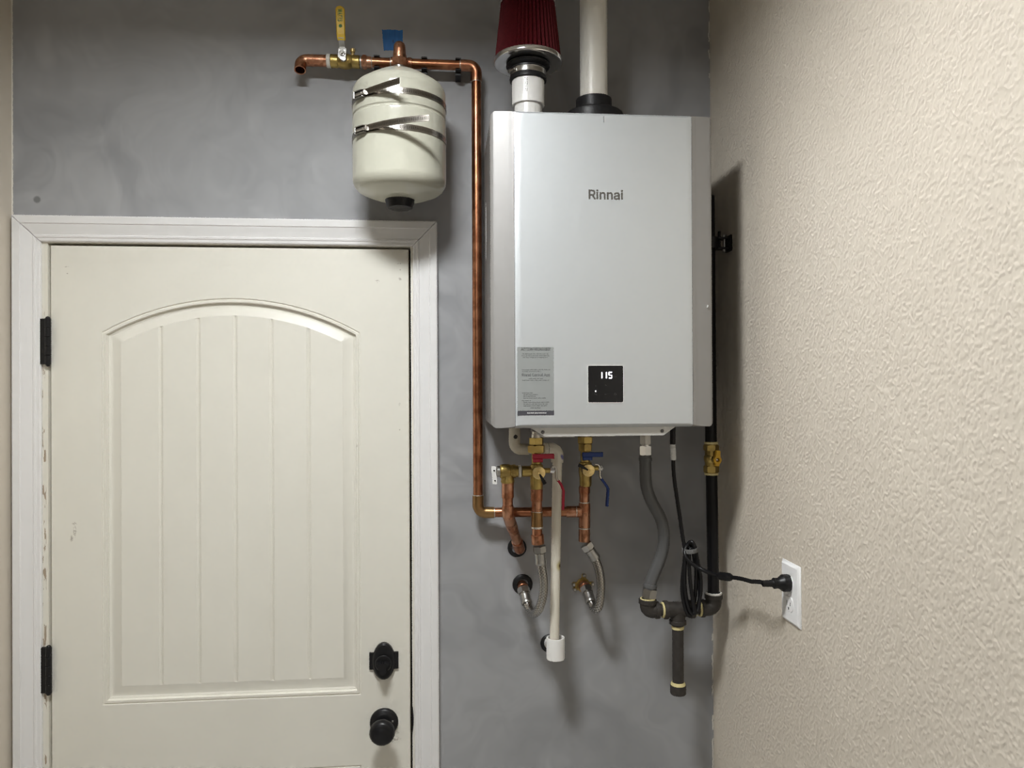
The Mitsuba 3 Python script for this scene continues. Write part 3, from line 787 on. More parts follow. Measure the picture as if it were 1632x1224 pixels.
# tee with its branch towards the tank
add(q + 'tee', cat(xcyl(-.1230, -.0760, RF), cyl((TX, CY, CZ), (TX, CY - .0300, CZ), RF), ringtube((-.1230, CY, CZ), (-.1150, CY, CZ), RF + .0006, .008), ringtube((-.0840, CY, CZ), (-.0760, CY, CZ), RF + .0006, .008)), 'copper_fitting')
add(q + 'solder_joint', pipe_ring((-.1240, CY, CZ), (1, 0, 0), .0120), 'solder')
ep = fillet([(TX, CY - .026, CZ + .003), (TX, TY, CZ + .005), (TX, TY, 2.4170)], .0165, 12)
add(q + 'elbow', cat(tube(ep, .0125, 32), ringtube((TX, TY, 2.4190), (TX, TY, 2.4270), .0136, .009)), 'copper_fitting')
add(q + 'adapter', cat(hexnut((TX, TY, 2.3985), (TX, TY, 2.4150), .0290, .0), cyl((TX, TY, 2.413), (TX, TY, 2.421), .0134)), 'copper_fitting')
add(q + 'pipe', xcyl(-.0780, .0420, RP), 'copper')
add(q + 'solder_joint', pipe_ring((.0345, CY, CZ), (1, 0, 0), .0122), 'solder')
ep = fillet([(.0350, CY, CZ), (CX, CY, CZ), (CX, CY, 2.4045)], .0195, 12)
add(q + 'elbow', tube(ep, RF, 32), 'copper_fitting')
add(q + 'solder_joint', pipe_ring((CX, CY, 2.4040), (0, 0, 1), .0124), 'solder')
add(q + 'pipe', cyl((CX, CY, 2.4055), (CX, CY, 1.4460), RP), 'copper')
add(q + 'solder_joint', pipe_ring((CX, CY, 1.4500), (0, 0, 1), .0124), 'solder')
ep = fillet([(CX, CY, 1.4490), (CX, CY, LZ), (.1080, CY - .001, LZ)], .0195, 12)
add(q + 'elbow', tube(ep, RF, 32), 'copper_aged')
add(q + 'solder_joint', pipe_ring((.1085, CY - .001, LZ), (1, 0, 0), .0124), 'solder')
CVX, CVY = 0.3140, -0.0720                        # the cold drop
add(q + 'pipe', cyl((.1060, CY - .001, LZ), (.3000, CVY + .001, LZ + .003), RP), 'copper')
add(q + 'coupling', cyl((.2720, CVY + .004, LZ + .0026), (.3060, CVY, LZ + .003), RF), 'copper_fitting')
add(q + 'solder_joint', pipe_ring((.2730, CVY + .004, LZ + .0026), (1, 0, 0), .0124), 'solder')
add(q + 'solder_joint', pipe_ring((.2945, CVY + .001, LZ + .003), (1, 0, 0), .0126), 'solder')
add(q + 'tee', cat(cyl((CVX, CVY, 1.4330), (CVX - .0005, CVY, 1.3760), .0132), cyl((CVX - .008, CVY, LZ + .003), (CVX - .018, CVY, LZ + .003), .0132)), 'copper_fitting')
add(q + 'solder_joint', pipe_ring((CVX, CVY, 1.4340), (0, 0, 1), .0128), 'solder')
add(q + 'pipe', cyl((CVX, CVY, 1.4720), (CVX, CVY, 1.4300), .0115), 'copper_fitting')
add(q + 'solder_joint', pipe_ring((CVX - .0005, CVY, 1.3745), (0, 0, 1), .0130), 'solder')
add(q + 'adapter', cyl((CVX - .0005, CVY, 1.3750), (CVX - .001, CVY, 1.3440), .0130), 'copper_fitting')
add(q + 'adapter', cyl((CVX, CVY, 1.4700), (CVX, CVY, 1.4550), .0130), 'copper_fitting')

# black pipe hooks that hold the run to the wall
for i, (x, dsc) in enumerate(((-.1555, 'between the ball valve and the tank fitting'), (-.0480, 'right of the tank fitting'), (.0300, 'beside the pipe elbow'))):
    k = 'pipe_hook' if i == 0 else f'pipe_hook_{i:03d}'
    label(k, f'black plastic pipe hook {dsc}', 'pipe hook', 'black pipe hooks')
    arc = [(CY + .0140 * math.cos(t), CZ + .0140 * math.sin(t)) for t in np.linspace(math.radians(-115), math.radians(115), 20)]
    sec = sg.LineString(arc).buffer(.0020, cap_style='round').union(sg.box(CY + .0135, CZ - .007, -.003, CZ + .007)).union(sg.box(-.006, CZ - .0215, -.0005, CZ + .0215)).union(sg.box(CY + .004, CZ + .0125, -.002, CZ + .0185)).union(sg.box(CY + .004, CZ - .0215, -.002, CZ - .0125))
    m = trimesh.creation.extrude_polygon(sec, .0125, engine='earcut')
    v = np.array(m.vertices)
    add(k, trimesh.Trimesh(np.stack([x - .00625 + v[:, 2], v[:, 0], v[:, 1]], -1), m.faces, process=False), 'black_rubber', 30)

# ball valve with the yellow lever
label('ball_valve', 'brass ball valve with an upright yellow lever above the door', 'valve')
add('ball_valve__body', lathe([(.0118, 0), (.0140, 0), (.0148, .001), (.0148, .0150), (.0135, .0170), (.0160, .0240), (.0172, .0330), (.0160, .0420), (.0135, .0480), (.0146, .0500), (.0146, .0640), (.0138, .0650), (.0118, .0650)], (-.2590, CY, CZ), (1, 0, 0), 40), 'brass')
add('ball_valve__seal_ring', ringtube((-.2676, CY, CZ), (-.2591, CY, CZ), .0152, .0125), 'tape_white')
add('ball_valve__seal_ring', ringtube((-.1931, CY, CZ), (-.1893, CY, CZ), .0139, .0115), 'galvanised')
SX = -.2286
add('ball_valve__stem', cat(cyl((SX, CY - .010, CZ), (SX, CY - .030, CZ + .002), .0085), hexnut((SX, CY - .0315, CZ + .004), (SX, CY - .0372, CZ + .004), .0115), cyl((SX, CY - .036, CZ + .004), (SX, CY - .0400, CZ + .004), .0036)), 'steel')
def lever(path, w, t, spin_axis=(1, 0, 0)):
    """A flat bar: width w along spin_axis, thickness t, swept along path; w may vary along it."""
    P = np.asarray(path, float)
    ax = np.asarray(spin_axis, float)
    W = np.broadcast_to(np.asarray(w, float), (len(P),))
    tg = np.gradient(P, axis=0); tg /= np.linalg.norm(tg, axis=1, keepdims=True)
    nr = np.cross(tg, ax); nr /= np.linalg.norm(nr, axis=1, keepdims=True)
    c = t * .3
    V = []
    sec = [(-1, -c), (-1, c), (-(1), t / 2 - 0), (1, t / 2), (1, c), (1, -c), (1, -t / 2), (-1, -t / 2)]
    for p, n_, w_ in zip(P, nr, W):
        for a, b in ((-w_ / 2, -t / 2 + c), (-w_ / 2, t / 2 - c), (-w_ / 2 + c, t / 2), (w_ / 2 - c, t / 2), (w_ / 2, t / 2 - c), (w_ / 2, -t / 2 + c), (w_ / 2 - c, -t / 2), (-w_ / 2 + c, -t / 2)):
            V.append(p + ax * a + n_ * b)
    F = []
    for i in range(len(P) - 1):
        for a in range(8):
            b = (a + 1) % 8
            p, q_ = i * 8 + a, i * 8 + b
            F += [[p, q_, q_ + 8], [p, q_ + 8, p + 8]]
    e = (len(P) - 1) * 8
    for a in range(1, 7):
        F += [[0, a + 1, a], [e, e + a, e + a + 1]]
    m = trimesh.Trimesh(V, F, process=False); m.fix_normals()
    return m
add('ball_valve__lever_arm', cat(extrude_xz(sg.Polygon([(SX - .0095, CZ - .004), (SX - .004, CZ - .009), (SX + .003, CZ - .013), (SX + .0075, CZ - .010), (SX + .0085, CZ + .016), (SX - .0085, CZ + .015)]), CY - .0330, CY - .0305),
                                 lever(fillet([(SX + .0005, CY - .0318, CZ + .013), (SX, CY - .0335, CZ + .020), (SX - .0005, CY - .047, CZ + .030), (SX - .001, CY - .050, CZ + .046)], .006, 5), .0140, .0026)), 'galvanised', 25)
hp = fillet([(SX - .0003, CY - .0440, CZ + .0275), (SX - .0006, CY - .0485, CZ + .040), (SX - .0012, CY - .0520, CZ + .075), (SX - .0018, CY - .0535, CZ + .0985)], .01, 5)
HS = np.r_[np.linspace(0, .88, 15), np.linspace(.90, 1, 12)]
hl = np.r_[0, np.cumsum(np.linalg.norm(np.diff(hp, axis=0), axis=1))]
hp = np.stack([np.interp(HS, hl / hl[-1], hp[:, i]) for i in range(3)], -1)
ws = np.where(HS > .89, .0200 * np.sqrt(np.clip(1 - ((HS - .89) / .114) ** 2, 0.05, 1)), np.interp(HS, [0, .08, 1], [.0172, .0186, .0200]))
kv = add('ball_valve__lever_grip', lever(hp, ws, .0058), 'yellow_vinyl', 40)
labels[kv] = {'label': 'yellow vinyl grip with green lettering'}
pf = hp[10]
txt = text_xz('WATTS', .0094, 0, 0, 0, .0004, True, .027, -PI / 2)
v = np.array(txt.vertices); v[:, 0] -= (v[:, 0].min() + v[:, 0].max()) / 2; v[:, 2] -= v[:, 2].max()
for col in (0,):
    v[:, 0] += SX - .0015
ztop = CZ + .0915
yz = lambda z: np.interp(z, hp[:, 2], hp[:, 1])
vz = v[:, 2] + ztop
txt = trimesh.Trimesh(np.stack([v[:, 0], yz(vz) - .00285 + v[:, 1], vz], -1), txt.faces, process=False)
dotz = CZ + .0555
dot = extrude_xz(sg.Point(SX - .001, dotz).buffer(.0036), yz(dotz) - .0033, yz(dotz) - .0020)
tick = cat(*[extrude_xz(sg.box(SX - .004 + i * .003, CZ + .040, SX - .0032 + i * .003, CZ + .0455), yz(CZ + .043) - .0033, yz(CZ + .043) - .0018) for i in range(3)])
add(kv + '__print', cat(txt, dot), 'print_green', False)
kd = add('ball_valve__drain_cap', cat(cyl((-.2096, CY, CZ + .012), (-.2096, CY, CZ + .0185), .0042), cyl((-.2096, CY, CZ + .0180), (-.2096, CY, CZ + .0225), .0030), lathe([(0, 0), (.0052, 0), (.0056, .0008), (.0056, .0072), (.0046, .0080), (0, .0080)], (-.2096, CY, CZ + .0215), (0, 0, 1), 24, mod=lambda th: .00035 * np.sign(np.sin(th * 12)))), 'brass_bright')

# blue tape on the wall
rng = np.random.default_rng(5)
tp = [(-.1470, 2.5372)] + [(-.1470 + .0483 * t, 2.5372 - .0006 * rng.uniform(-1, 1.6)) for t in np.linspace(.06, .94, 12)] + [(-.0990, 2.5388), (-.0994, 2.4900)] + [(-.0994 - .0428 * t, 2.4890 + .0006 * rng.uniform(-1, 1)) for t in np.linspace(.1, .9, 9)] + [(-.1432, 2.4872)]
add('masking_tape', extrude_xz(sg.Polygon(tp), -.0005, 0.0), 'blue_tape', False)
add('masking_tape__pen_mark', extrude_xz(sg.box(-.1218, 2.5080, -.1203, 2.5135), -.0008, -.0005), 'print_dark', False)
label('masking_tape', 'square of blue masking tape stuck on the grey wall above the tank', 'tape')

# ------------------------------------------------------------------ hot-side isolation valve, relief valve, discharge pipe
HVX, HVY = 0.1965, -0.1300
def service_valve(name, X, Y, dz, lever_mat, lever_name, text, black_deg, side_branch, drain_pts, collar):
    """A union-ended service valve: X, Y its axis, dz shifts it in height."""
    label(name, text, 'valve', 'brass service valves')
    Z = lambda z: z + dz
    add(name + '__union_nut', hexnut((X, Y, Z(1.5875)), (X, Y, Z(1.5720)), collar[0], .3), 'brass')
    add(name + '__union_nut', hexnut((X, Y, Z(1.5710)), (X, Y, Z(1.5545)), collar[1], .3), 'brass')
    add(name + '__inlet', cat(cyl((X, Y, 1.6020), (X, Y, Z(1.5860)), .0105), ringtube((X, Y, Z(1.5955)), (X, Y, Z(1.5870)), .0118, .009)), 'solder')
    body = [cyl((X, Y, Z(1.5560)), (X, Y, Z(1.5200)), .0110), lathe([(.0100, 1.5300 + dz), (.0135, 1.5280 + dz), (.0155, 1.5220 + dz), (.0155, 1.5040 + dz), (.0140, 1.4960 + dz), (.0138, 1.4780 + dz), (.0125, 1.4735 + dz), (0, 1.4735 + dz)], (X, Y, 0), n=36),
            cyl((X, Y, Z(1.513)), (X, Y - .026, Z(1.513)), .0130), cyl((X, Y - .005, Z(1.545)), (X, Y - .020, Z(1.545)), .0075)]
    if side_branch: body.append(cyl((X, Y, Z(1.5135)), (.1640, Y, Z(1.5138)), .0120))
    body.append(cyl((X, Y, Z(1.5145)), (X + .030, Y, Z(1.5145)), .0065, r2=.0055))
    add(name + '__body', cat(*body), 'brass')
    # short lever in front of the body
    lv = sg.Polygon([(-.0135, -.0115), (.0085, -.0115), (.0085, -.0050), (.0330, -.0045), (.0335, .0055), (-.0135, .0065)]).buffer(.0005)
    add(name + '__' + lever_name, cat(bevel_plate(affinity.translate(sg.box(-.0135, -.0045, .0335, .0060), X + .002, Z(1.5475)), Y - .0285, Y - .0195, .0012), bevel_plate(affinity.translate(sg.box(-.0125, -.0115, .0085, -.0040), X + .002, Z(1.5475)), Y - .0300, Y - .0185, .0012)), lever_mat, 25)
    # the dial: a brass knob facing the room with a black pointer lever
    k = add(name + '__dial', lathe([(0, .0075), (.0025, .0085), (.0032, .0070), (.0125, .0066), (.0140, .0055), (.0143, .0042), (.0143, .0010), (.0125, 0)], (X + .0015, Y - .0260, Z(1.5133)), (0, -1, 0), 40), 'brass_bright')
    a = math.radians(black_deg)
    d = np.array([math.cos(a), 0, math.sin(a)])
    o = np.array([X + .0015, Y - .0345, Z(1.5133)])
    P = [o + d * s for s in (.003, .010, .017, .025, .0270)]
    ax = np.array([-math.sin(a), 0, math.cos(a)])
    add(k + '__pointer', lever(P, [.0030, .0050, .0070, .0085, .0070], .0035, ax), 'black_rubber', 40)
    # drain handle at the right: nut, chrome arm and vinyl grip
    drain = np.array(drain_pts, float)
    n0 = np.array([X + .034, Y, Z(1.5148)])
    add(name + '__drain_nut', cat(hexnut(n0 - (.004, 0, 0), n0 + (.0045, 0, 0), .0105), cyl(n0 - (.008, 0, 0), n0 + (.007, 0, 0), .0030)), 'chrome')
    top = fillet(drain[:4], .004, 6)
    kk = add(name + '__drain_handle', cat(lever(top, .0110, .0036, (0, 1, 0)), cham(drain[0][0] - .0075, drain[0][0] + .0012, Y - .0052, Y + .0052, drain[0][2] - .0008, drain[0][2] + .0018, .0006)), 'chrome', 25)
    g = fillet(drain[3:], .010, 8)
    gm = lever(g, .0125, .0052, (0, 1, 0))
    add(kk + '__grip', gm, lever_mat, 40)
service_valve('service_valve', HVX, HVY, 0, 'red_vinyl', 'red_lever', 'brass hot service valve with red levers under the heater, beside the relief valve', -62, True,
              [(.2375, HVY, 1.5225), (.2400, HVY, 1.5160), (.2398, HVY, 1.4985), (.2440, HVY, 1.4925), (.2505, HVY, 1.4840), (.2560, HVY, 1.4700), (.2545, HVY, 1.4280)], (.0285, .0345))
service_valve('service_valve_001', CVX + .0025, CVY, -.003, 'blue_vinyl', 'blue_lever', 'brass cold service valve with blue levers under the middle of the heater', 150, False,
              [(.3455, CVY, 1.5200), (.3498, CVY, 1.5140), (.3495, CVY, 1.4950), (.3525, CVY, 1.4880), (.3610, CVY, 1.4770), (.3690, CVY, 1.4650), (.3660, CVY, 1.4240)], (.0320, .0285))

label('relief_valve', 'brass pressure relief valve with a silver test lever, left of the hot valve', 'valve')
RZ = 1.5140
add('relief_valve__body', cat(lathe([(.0118, 0), (.0125, .0005), (.0125, .0055), (.0150, .0060), (.0150, .0130), (.0140, .0135), (.0140, .0180), (.0155, .0190), (.0160, .0210), (.0160, .0360), (.0150, .0385), (.0135, .0400), (.0120, .0400)], (.1560, HVY, RZ), (-1, 0, 0), 36),
                              lathe([(.0125, 0), (.0132, .014), (.0150, .0205), (.0145, .0245), (.0128, .0265), (.0110, .0265)], (.1325, HVY, RZ), (0, 0, -1), 36)), 'brass')
add('relief_valve__seal_ring', ringtube((.1563, HVY, RZ), (.1622, HVY, RZ), .0138, .0110), 'tape_white')
add('relief_valve__spring_cap', cyl((.1170, HVY, RZ), (.1085, HVY, RZ), .0120, .0015), 'galvanised')
tl = sg.LineString([(0, .019), (.0008, .006), (.0025, -.004), (.0030, -.019)])
def holed_lever():
    P = [(.1020, HVY - .004, 1.5260), (.1018, HVY - .004, 1.5130), (.1036, HVY - .004, 1.5010), (.1042, HVY - .004, 1.4870)]
    m = lever(fillet(P, .01, 5), .0125, .0016, (.75, -.66, 0))
    return cat(m, cyl((.1025, HVY, RZ), (.1090, HVY, RZ), .0035))
kl = add('relief_valve__test_lever', holed_lever(), 'bezel_grey', 30)
labels[kl] = {'label': 'silver test lever'}
add(kl + '__rivet', cat(cyl((.1010, HVY - .006, 1.5170), (.1040, HVY - .0085, 1.5170), .0014), cyl((.1030, HVY - .006, 1.4950), (.1058, HVY - .0085, 1.4950), .0014)), 'slot_dark')

label('discharge_pipe', 'bent copper discharge pipe from the relief valve into the wall', 'pipe')
RX = .1327
add('discharge_pipe__adapter', cat(ringtube((RX, HVY, 1.4885), (RX, HVY, 1.4560), .0134, .009), ringtube((RX, HVY, 1.4895), (RX, HVY, 1.4870), .0140, .009)), 'copper_fitting')
p0 = [(RX, HVY, 1.4700), (RX, HVY, 1.4250), (.1420, -.1020, 1.3930), (.1640, -.0420, 1.3330)]
add('discharge_pipe__pipe', tube(fillet(p0, .06, 10), .0113, 30), 'copper_fitting')
add('discharge_pipe__bend', tube(fillet([(RX, HVY, 1.4380), (RX, HVY, 1.4200), (.1420, -.1020, 1.3930), (.1465, -.0900, 1.3805)], .06, 10), .0128, 30), 'copper_fitting')
add('discharge_pipe__elbow', tube(fillet([(.1600, -.0530, 1.3440), (.1680, -.0300, 1.3210), (.1680, 0.0, 1.3205)], .012, 10), .0130, 30), 'copper_fitting')

def escutcheon(name, x, z, r, text):
    add(name, lathe([(.0135, .0060), (r * .75, .0058), (r - .002, .0040), (r, .0015), (r, 0), (.0135, 0), (.0135, .0060)], (x, 0, z), (0, -1, 0), 40), 'black_rubber')
    label(name, text, 'pipe collar', 'black wall collars')
escutcheon('wall_collar', .1648, 1.3185, .0225, 'black round wall collar around the bent copper discharge pipe')
escutcheon('wall_collar_001', .1775, 1.2310, .0240, 'black round wall collar behind the hot braided hose')
escutcheon('wall_collar_002', .2410, 1.0890, .0215, 'black round wall collar behind the white drain cup')

# hot copper drop, its hose and the stub at the wall
label('hot_copper_drop', 'short mottled copper drop pipe under the hot service valve', 'pipe')
add('hot_copper_drop__adapter', cat(ringtube((HVX, HVY, 1.4745), (HVX, HVY, 1.4715), .0138, .009), cyl((HVX, HVY, 1.4725), (HVX, HVY, 1.4480), .0132)), 'copper_fitting')
add('hot_copper_drop__pipe', cyl((HVX, HVY, 1.4500), (HVX + .0010, HVY, 1.3680), .0114), 'copper_fitting')
add('hot_copper_drop__coupling', cyl((HVX, HVY, 1.4250), (HVX + .0008, HVY, 1.3880), .0128), 'copper_aged')
add('hot_copper_drop__solder_joint', pipe_ring((HVX + .0006, HVY, 1.3900), (0, 0, 1), .0134, .005), 'solder')
add('hot_copper_drop__solder_joint', pipe_ring((HVX + .0003, HVY, 1.4240), (0, 0, 1), .0126), 'solder')
add('hot_copper_drop__adapter', cyl((HVX + .001, HVY, 1.3740), (HVX + .0025, HVY, 1.3530), .0140), 'copper_fitting')

def hose(name, text, start, sdir, pts, edir, nut_rot):
    """A steel-braided hose: nuts and ferrules at both ends, braid between. start/first point to last point; sdir, edir point away from the nuts along the hose."""
    label(name, text, 'hose', 'steel braided hoses')
    P = np.array(pts, float)
    sd, ed = np.asarray(sdir, float), np.asarray(edir, float)
    sd /= np.linalg.norm(sd); ed /= np.linalg.norm(ed)
    a, b = P[0], P[-1]
    path = spline(np.vstack([[a - sd * .004], P, [b + ed * .004]]), 110)
    m, uv = tube(path, .0098, 32, uvs=True)
    add(name + '__braid', m, 'braid', True, uv=uv)
    for o, d in ((a, sd), (b, -ed)):
        add(name + '__nut', cat(hexnut(o - d * .032, o - d * .018, .0262), cyl(o - d * .019, o - d * .012, .0118)), 'steel')
        add(name + '__ring', ringtube(o - d * .0185, o - d * .0150, .0126, .010), 'steel_dark')
        add(name + '__ferrule', lathe([(.0100, -.014), (.0118, -.013), (.0118, -.002), (.0124, .002), (.0130, .006), (.0118, .009), (.0100, .009)], o, d, 32), 'galvanised')
hose('braided_hose', 'steel braided hose looping back to the wall, left of the white drain pipe', None, (.08, 0, -1),
     [(.2045, -.1300, 1.3170), (.2095, -.1330, 1.2850), (.2110, -.1310, 1.2520), (.2060, -.1210, 1.2180), (.1985, -.1040, 1.1960), (.1915, -.0860, 1.1890), (.1845, -.0680, 1.1960), (.1800, -.0560, 1.2080)], (-.12, .62, .62), 0)
label('pipe_stub', 'copper pipe stub leaving the wall behind the hot braided hose', 'pipe')
add('pipe_stub', cat(cyl((.1765, .0, 1.2300), (.1768, -.030, 1.2285), .0112), cyl((.1768, -.014, 1.2290), (.1770, -.028, 1.2275), .0128)), 'copper_fitting')
hose('braided_hose_001', 'steel braided hose looping back to the wall, right of the white drain pipe', None, (.55, -.05, -.83),
     [(.3325, -.0815, 1.3130), (.3420, -.0880, 1.2880), (.3465, -.0940, 1.2530), (.3455, -.0930, 1.2200), (.3415, -.0860, 1.1960), (.3370, -.0760, 1.1900), (.3325, -.0640, 1.1960), (.3290, -.0540, 1.2060)], (-.14, .66, .60), 0)
label('pipe_stub_001', 'copper pipe stub on a winged wall plate behind the cold braided hose', 'pipe')
add('pipe_stub_001__stub', cat(cyl((.3225, .0, 1.2260), (.3235, -.030, 1.2240), .0112), cyl((.3232, -.012, 1.2252), (.3236, -.026, 1.2240), .0132)), 'copper_fitting')
ws_ = [lathe([(.0112, 0), (.0165, 0), (.0165, .004), (.0140, .0060), (.0112, .0060), (.0112, 0)], (.3225, 0, 1.2260), (0, -1, 0), 32)]
add('pipe_stub_001__wall_plate', cat(*ws_, *[bevel_plate(affinity.translate(affinity.rotate(rrect(.012, .0265, -.0050, .0050, .0035), q_, origin=(0, 0)), .3225, 1.2260), -.0040, 0.0, .0008) for q_ in (85, 175, 5, 205)]), 'brass', 25)
for q_ in (85, 175, 5, 205):
    a = math.radians(q_)
    add('pipe_stub_001__screw', lathe([(0, .006), (.003, .0055), (.0042, .003), (.0042, 0)], (.3225 + .0225 * math.cos(a), -.0035, 1.2260 + .0225 * math.sin(a)), (0, -1, 0), 16), 'galvanised')

# ------------------------------------------------------------------ white condensate drain
DY = -0.0950
label('drain_pipe', 'thin white plastic condensate pipe running down from the heater to the drain cup', 'pipe')
add('drain_pipe__elbow', tube(fillet([(.1515, DY, 1.6150), (.1510, DY, 1.5600), (.1840, DY, 1.5590)], .0150, 12), .0128, 30), 'pvc_drain')
add('drain_pipe__collar', ringtube((.1515, DY, 1.6160), (.1514, DY, 1.5895), .0120, .009), 'pvc_drain')
add('drain_pipe__plug', lathe([(0, .0025), (.0042, .0020), (.0048, 0)], (.1525, DY - .0124, 1.5880), (.15, -1, 0), 20), 'slot_dark')
add('drain_pipe__pipe', cyl((.1800, DY, 1.5592), (.2260, DY, 1.5592), .0107), 'pvc_drain')
add('drain_pipe__elbow', tube(fillet([(.2160, DY, 1.5592), (.2480, DY, 1.5592), (.2478, DY, 1.5290)], .0170, 12), .0140, 30), 'pvc_drain')
add('drain_pipe__ink_mark', lathe([(.0141, -.0004), (.0144, 0), (.0141, .0004)], (.2265, DY, 1.5592), (1, .12, 0), 32), 'slot_dark')
add('drain_pipe__pipe', cyl((.2478, DY, 1.5320), (.2392, DY, 1.1200), .0107), 'pvc_drain')
label('drain_cup', 'short open white plastic drain cup under the condensate pipe', 'drain')
add('drain_cup__cup', lathe([(0, 1.0905), (.0170, 1.0905), (.0170, 1.1345), (.0200, 1.1350), (.0207, 1.1340), (.0207, 1.0880), (.0200, 1.0868), (0, 1.0868)], (.2420, DY, 0), n=40), 'pvc_white')
add('drain_cup__wall_spigot', cyl((.2420, DY + .018, 1.1010), (.2415, 0, 1.0910), .0140), 'pvc_white')

# ------------------------------------------------------------------ gas: coated flexible connector, iron pipe, valve, clamp
GY = -0.1200
label('gas_connector', 'grey coated flexible gas connector curving down from the heater', 'gas connector')
GX = .4440
add('gas_connector__brass_nut', cat(cyl((GX, GY, 1.6020), (GX, GY, 1.5920), .0145), ), 'brass')
add('gas_connector__nut', hexnut((GX, GY, 1.5935), (GX, GY, 1.5690), .0235, .26), 'galvanised')
add('gas_connector__nut', cat(hexnut((GX, GY, 1.5660), (GX, GY, 1.5450), .0245, .26), cyl((GX, GY, 1.5700), (GX, GY, 1.5430), .0105)), 'chrome')
gp = [(GX - .0010, GY, 1.5450), (.4438, GY, 1.5100), (.4470, GY, 1.4700), (.4610, GY, 1.4340), (.4770, GY, 1.4040), (.4850, GY, 1.3700), (.4825, GY, 1.3330), (.4720, GY, 1.3000), (.4590, GY, 1.2700), (.4545, GY, 1.2560), (.4525, GY, 1.2440)]
add('gas_connector__hose', tube(spline(gp, 80), .0133, 36), 'grey_coat')
add('gas_connector__sleeve_end', lathe([(.0132, 0), (.0148, .0005), (.0152, .0040), (.0148, .0075), (.0132, .0080)], (GX, GY, 1.5400), (0, 0, -1), 36), 'grey_coat')
add('gas_connector__sleeve_end', lathe([(.0132, 0), (.0148, .0005), (.0154, .0045), (.0150, .0085), (.0132, .0090)], (.4545, GY, 1.2560), (-.16, 0, -1), 36), 'grey_coat')
dn = np.array([-.16, 0, -1.]); dn /= np.linalg.norm(dn)
o = np.array([.4530, GY, 1.2455])
add('gas_connector__nut', cat(hexnut(o, o + dn * .0200, .0300, .2), cyl(o + dn * .018, o + dn * .036, .0122)), 'galvanised')

label('gas_pipe', 'black iron gas pipe with tee, drip leg and tall riser against the beige wall', 'pipe')
g = 'gas_pipe__'
EX, EZ = .4465, 1.1965
GRX = .5995                                          # the riser
add(g + 'elbow', cat(tube(fillet([(EX + .0010, GY, 1.2210), (EX, GY, EZ), (.4720, GY, EZ)], .0180, 12), .0172, 30), ringtube((EX + .0010, GY, 1.2220), (EX + .0006, GY, 1.2120), .0202, .012), ringtube((.4640, GY, EZ), (.4730, GY, EZ), .0192, .012)), 'black_iron')
add(g + 'sealant', pipe_ring((EX + .0010, GY, 1.2222), (-.05, 0, 1), .0170, .0050), 'sealant')
add(g + 'nipple', cyl((.4700, GY, EZ), (.4960, GY, EZ), .0132), 'black_iron')
add(g + 'sealant', pipe_ring((.4815, GY, EZ), (1, 0, 0), .0172, .0045), 'sealant')
add(g + 'tee', cat(cyl((.4860, GY, EZ), (.5520, GY, EZ), .0172), cyl((.5165, GY, EZ), (.5163, GY, 1.1660), .0166), ringtube((.4840, GY, EZ), (.4930, GY, EZ), .0205, .012), ringtube((.5450, GY, EZ), (.5535, GY, EZ), .0205, .012), ringtube((.5163, GY, 1.1730), (.5163, GY, 1.1640), .0190, .012)), 'black_iron')
add(g + 'nipple', cyl((.5500, GY, EZ), (.5760, GY, EZ + .002), .0132), 'black_iron')
add(g + 'sealant', pipe_ring((.5550, GY, EZ), (1, 0, 0), .0170, .0040), 'sealant')
add(g + 'sealant', pipe_ring((.5670, GY, EZ + .001), (1, 0, 0), .0178, .0050), 'sealant')
add(g + 'elbow', cat(tube(fillet([(.5700, GY, EZ + .001), (GRX, GY, EZ + .002), (GRX, GY, 1.2260)], .0190, 12), .0176, 30), ringtube((.5690, GY, EZ + .001), (.5770, GY, EZ + .001), .0202, .012), ringtube((GRX, GY, 1.2290), (GRX, GY, 1.2190), .0202, .012)), 'black_iron')
add(g + 'thread_tape', pipe_ring((GRX, GY, 1.2305), (0, 0, 1), .0182, .0055), 'tape_white')
add(g + 'drip_leg', cyl((.5163, GY, 1.1680), (.5163, GY, 1.0200), .0127), 'black_iron')
add(g + 'sealant', pipe_ring((.5163, GY, 1.1565), (0, 0, 1), .0138, .0075), 'sealant')
add(g + 'cap', lathe([(.0128, 1.0270), (.0172, 1.0272), (.0178, 1.0258), (.0178, 1.0100), (.0165, 1.0068), (0, 1.0062)], (.5163, GY, 0), n=36), 'black_iron')
add(g + 'sealant', lathe([(.0120, .004), (.0140, .0072), (.0165, .0018), (.0165, -.001)], (.5163, GY, 1.0272), (0, 0, 1), 32), 'sealant')
add(g + 'riser', cyl((GRX, GY, 1.2260), (.5962, GY, 1.5050), .0128), 'black_pipe')
add(g + 'riser', cyl((.5956, GY, 1.5600), (.5935, GY, 2.1300), .0128), 'black_pipe')
label('gas_valve', 'small brass gas shut-off valve with a yellow lever on the black riser', 'valve')
VX_ = .5958
add('gas_valve__body', cat(cyl((VX_, GY, 1.5030), (VX_, GY, 1.5680), .0140), hexnut((VX_, GY, 1.5040), (VX_, GY, 1.5190), .0300, .2), hexnut((VX_, GY, 1.5530), (VX_, GY, 1.5665), .0300, .2), trimesh.creation.icosphere(subdivisions=3, radius=.0165).apply_translation((VX_, GY, 1.5350)), cyl((VX_, GY, 1.5350), (VX_ + .004, GY - .021, 1.5350), .0085)), 'brass')
add('gas_valve__sealant', pipe_ring((VX_, GY, 1.5705), (0, 0, 1), .0152, .0055), 'sealant')
add('gas_valve__sealant', pipe_ring((VX_, GY, 1.5005), (0, 0, 1), .0152, .0055), 'sealant')
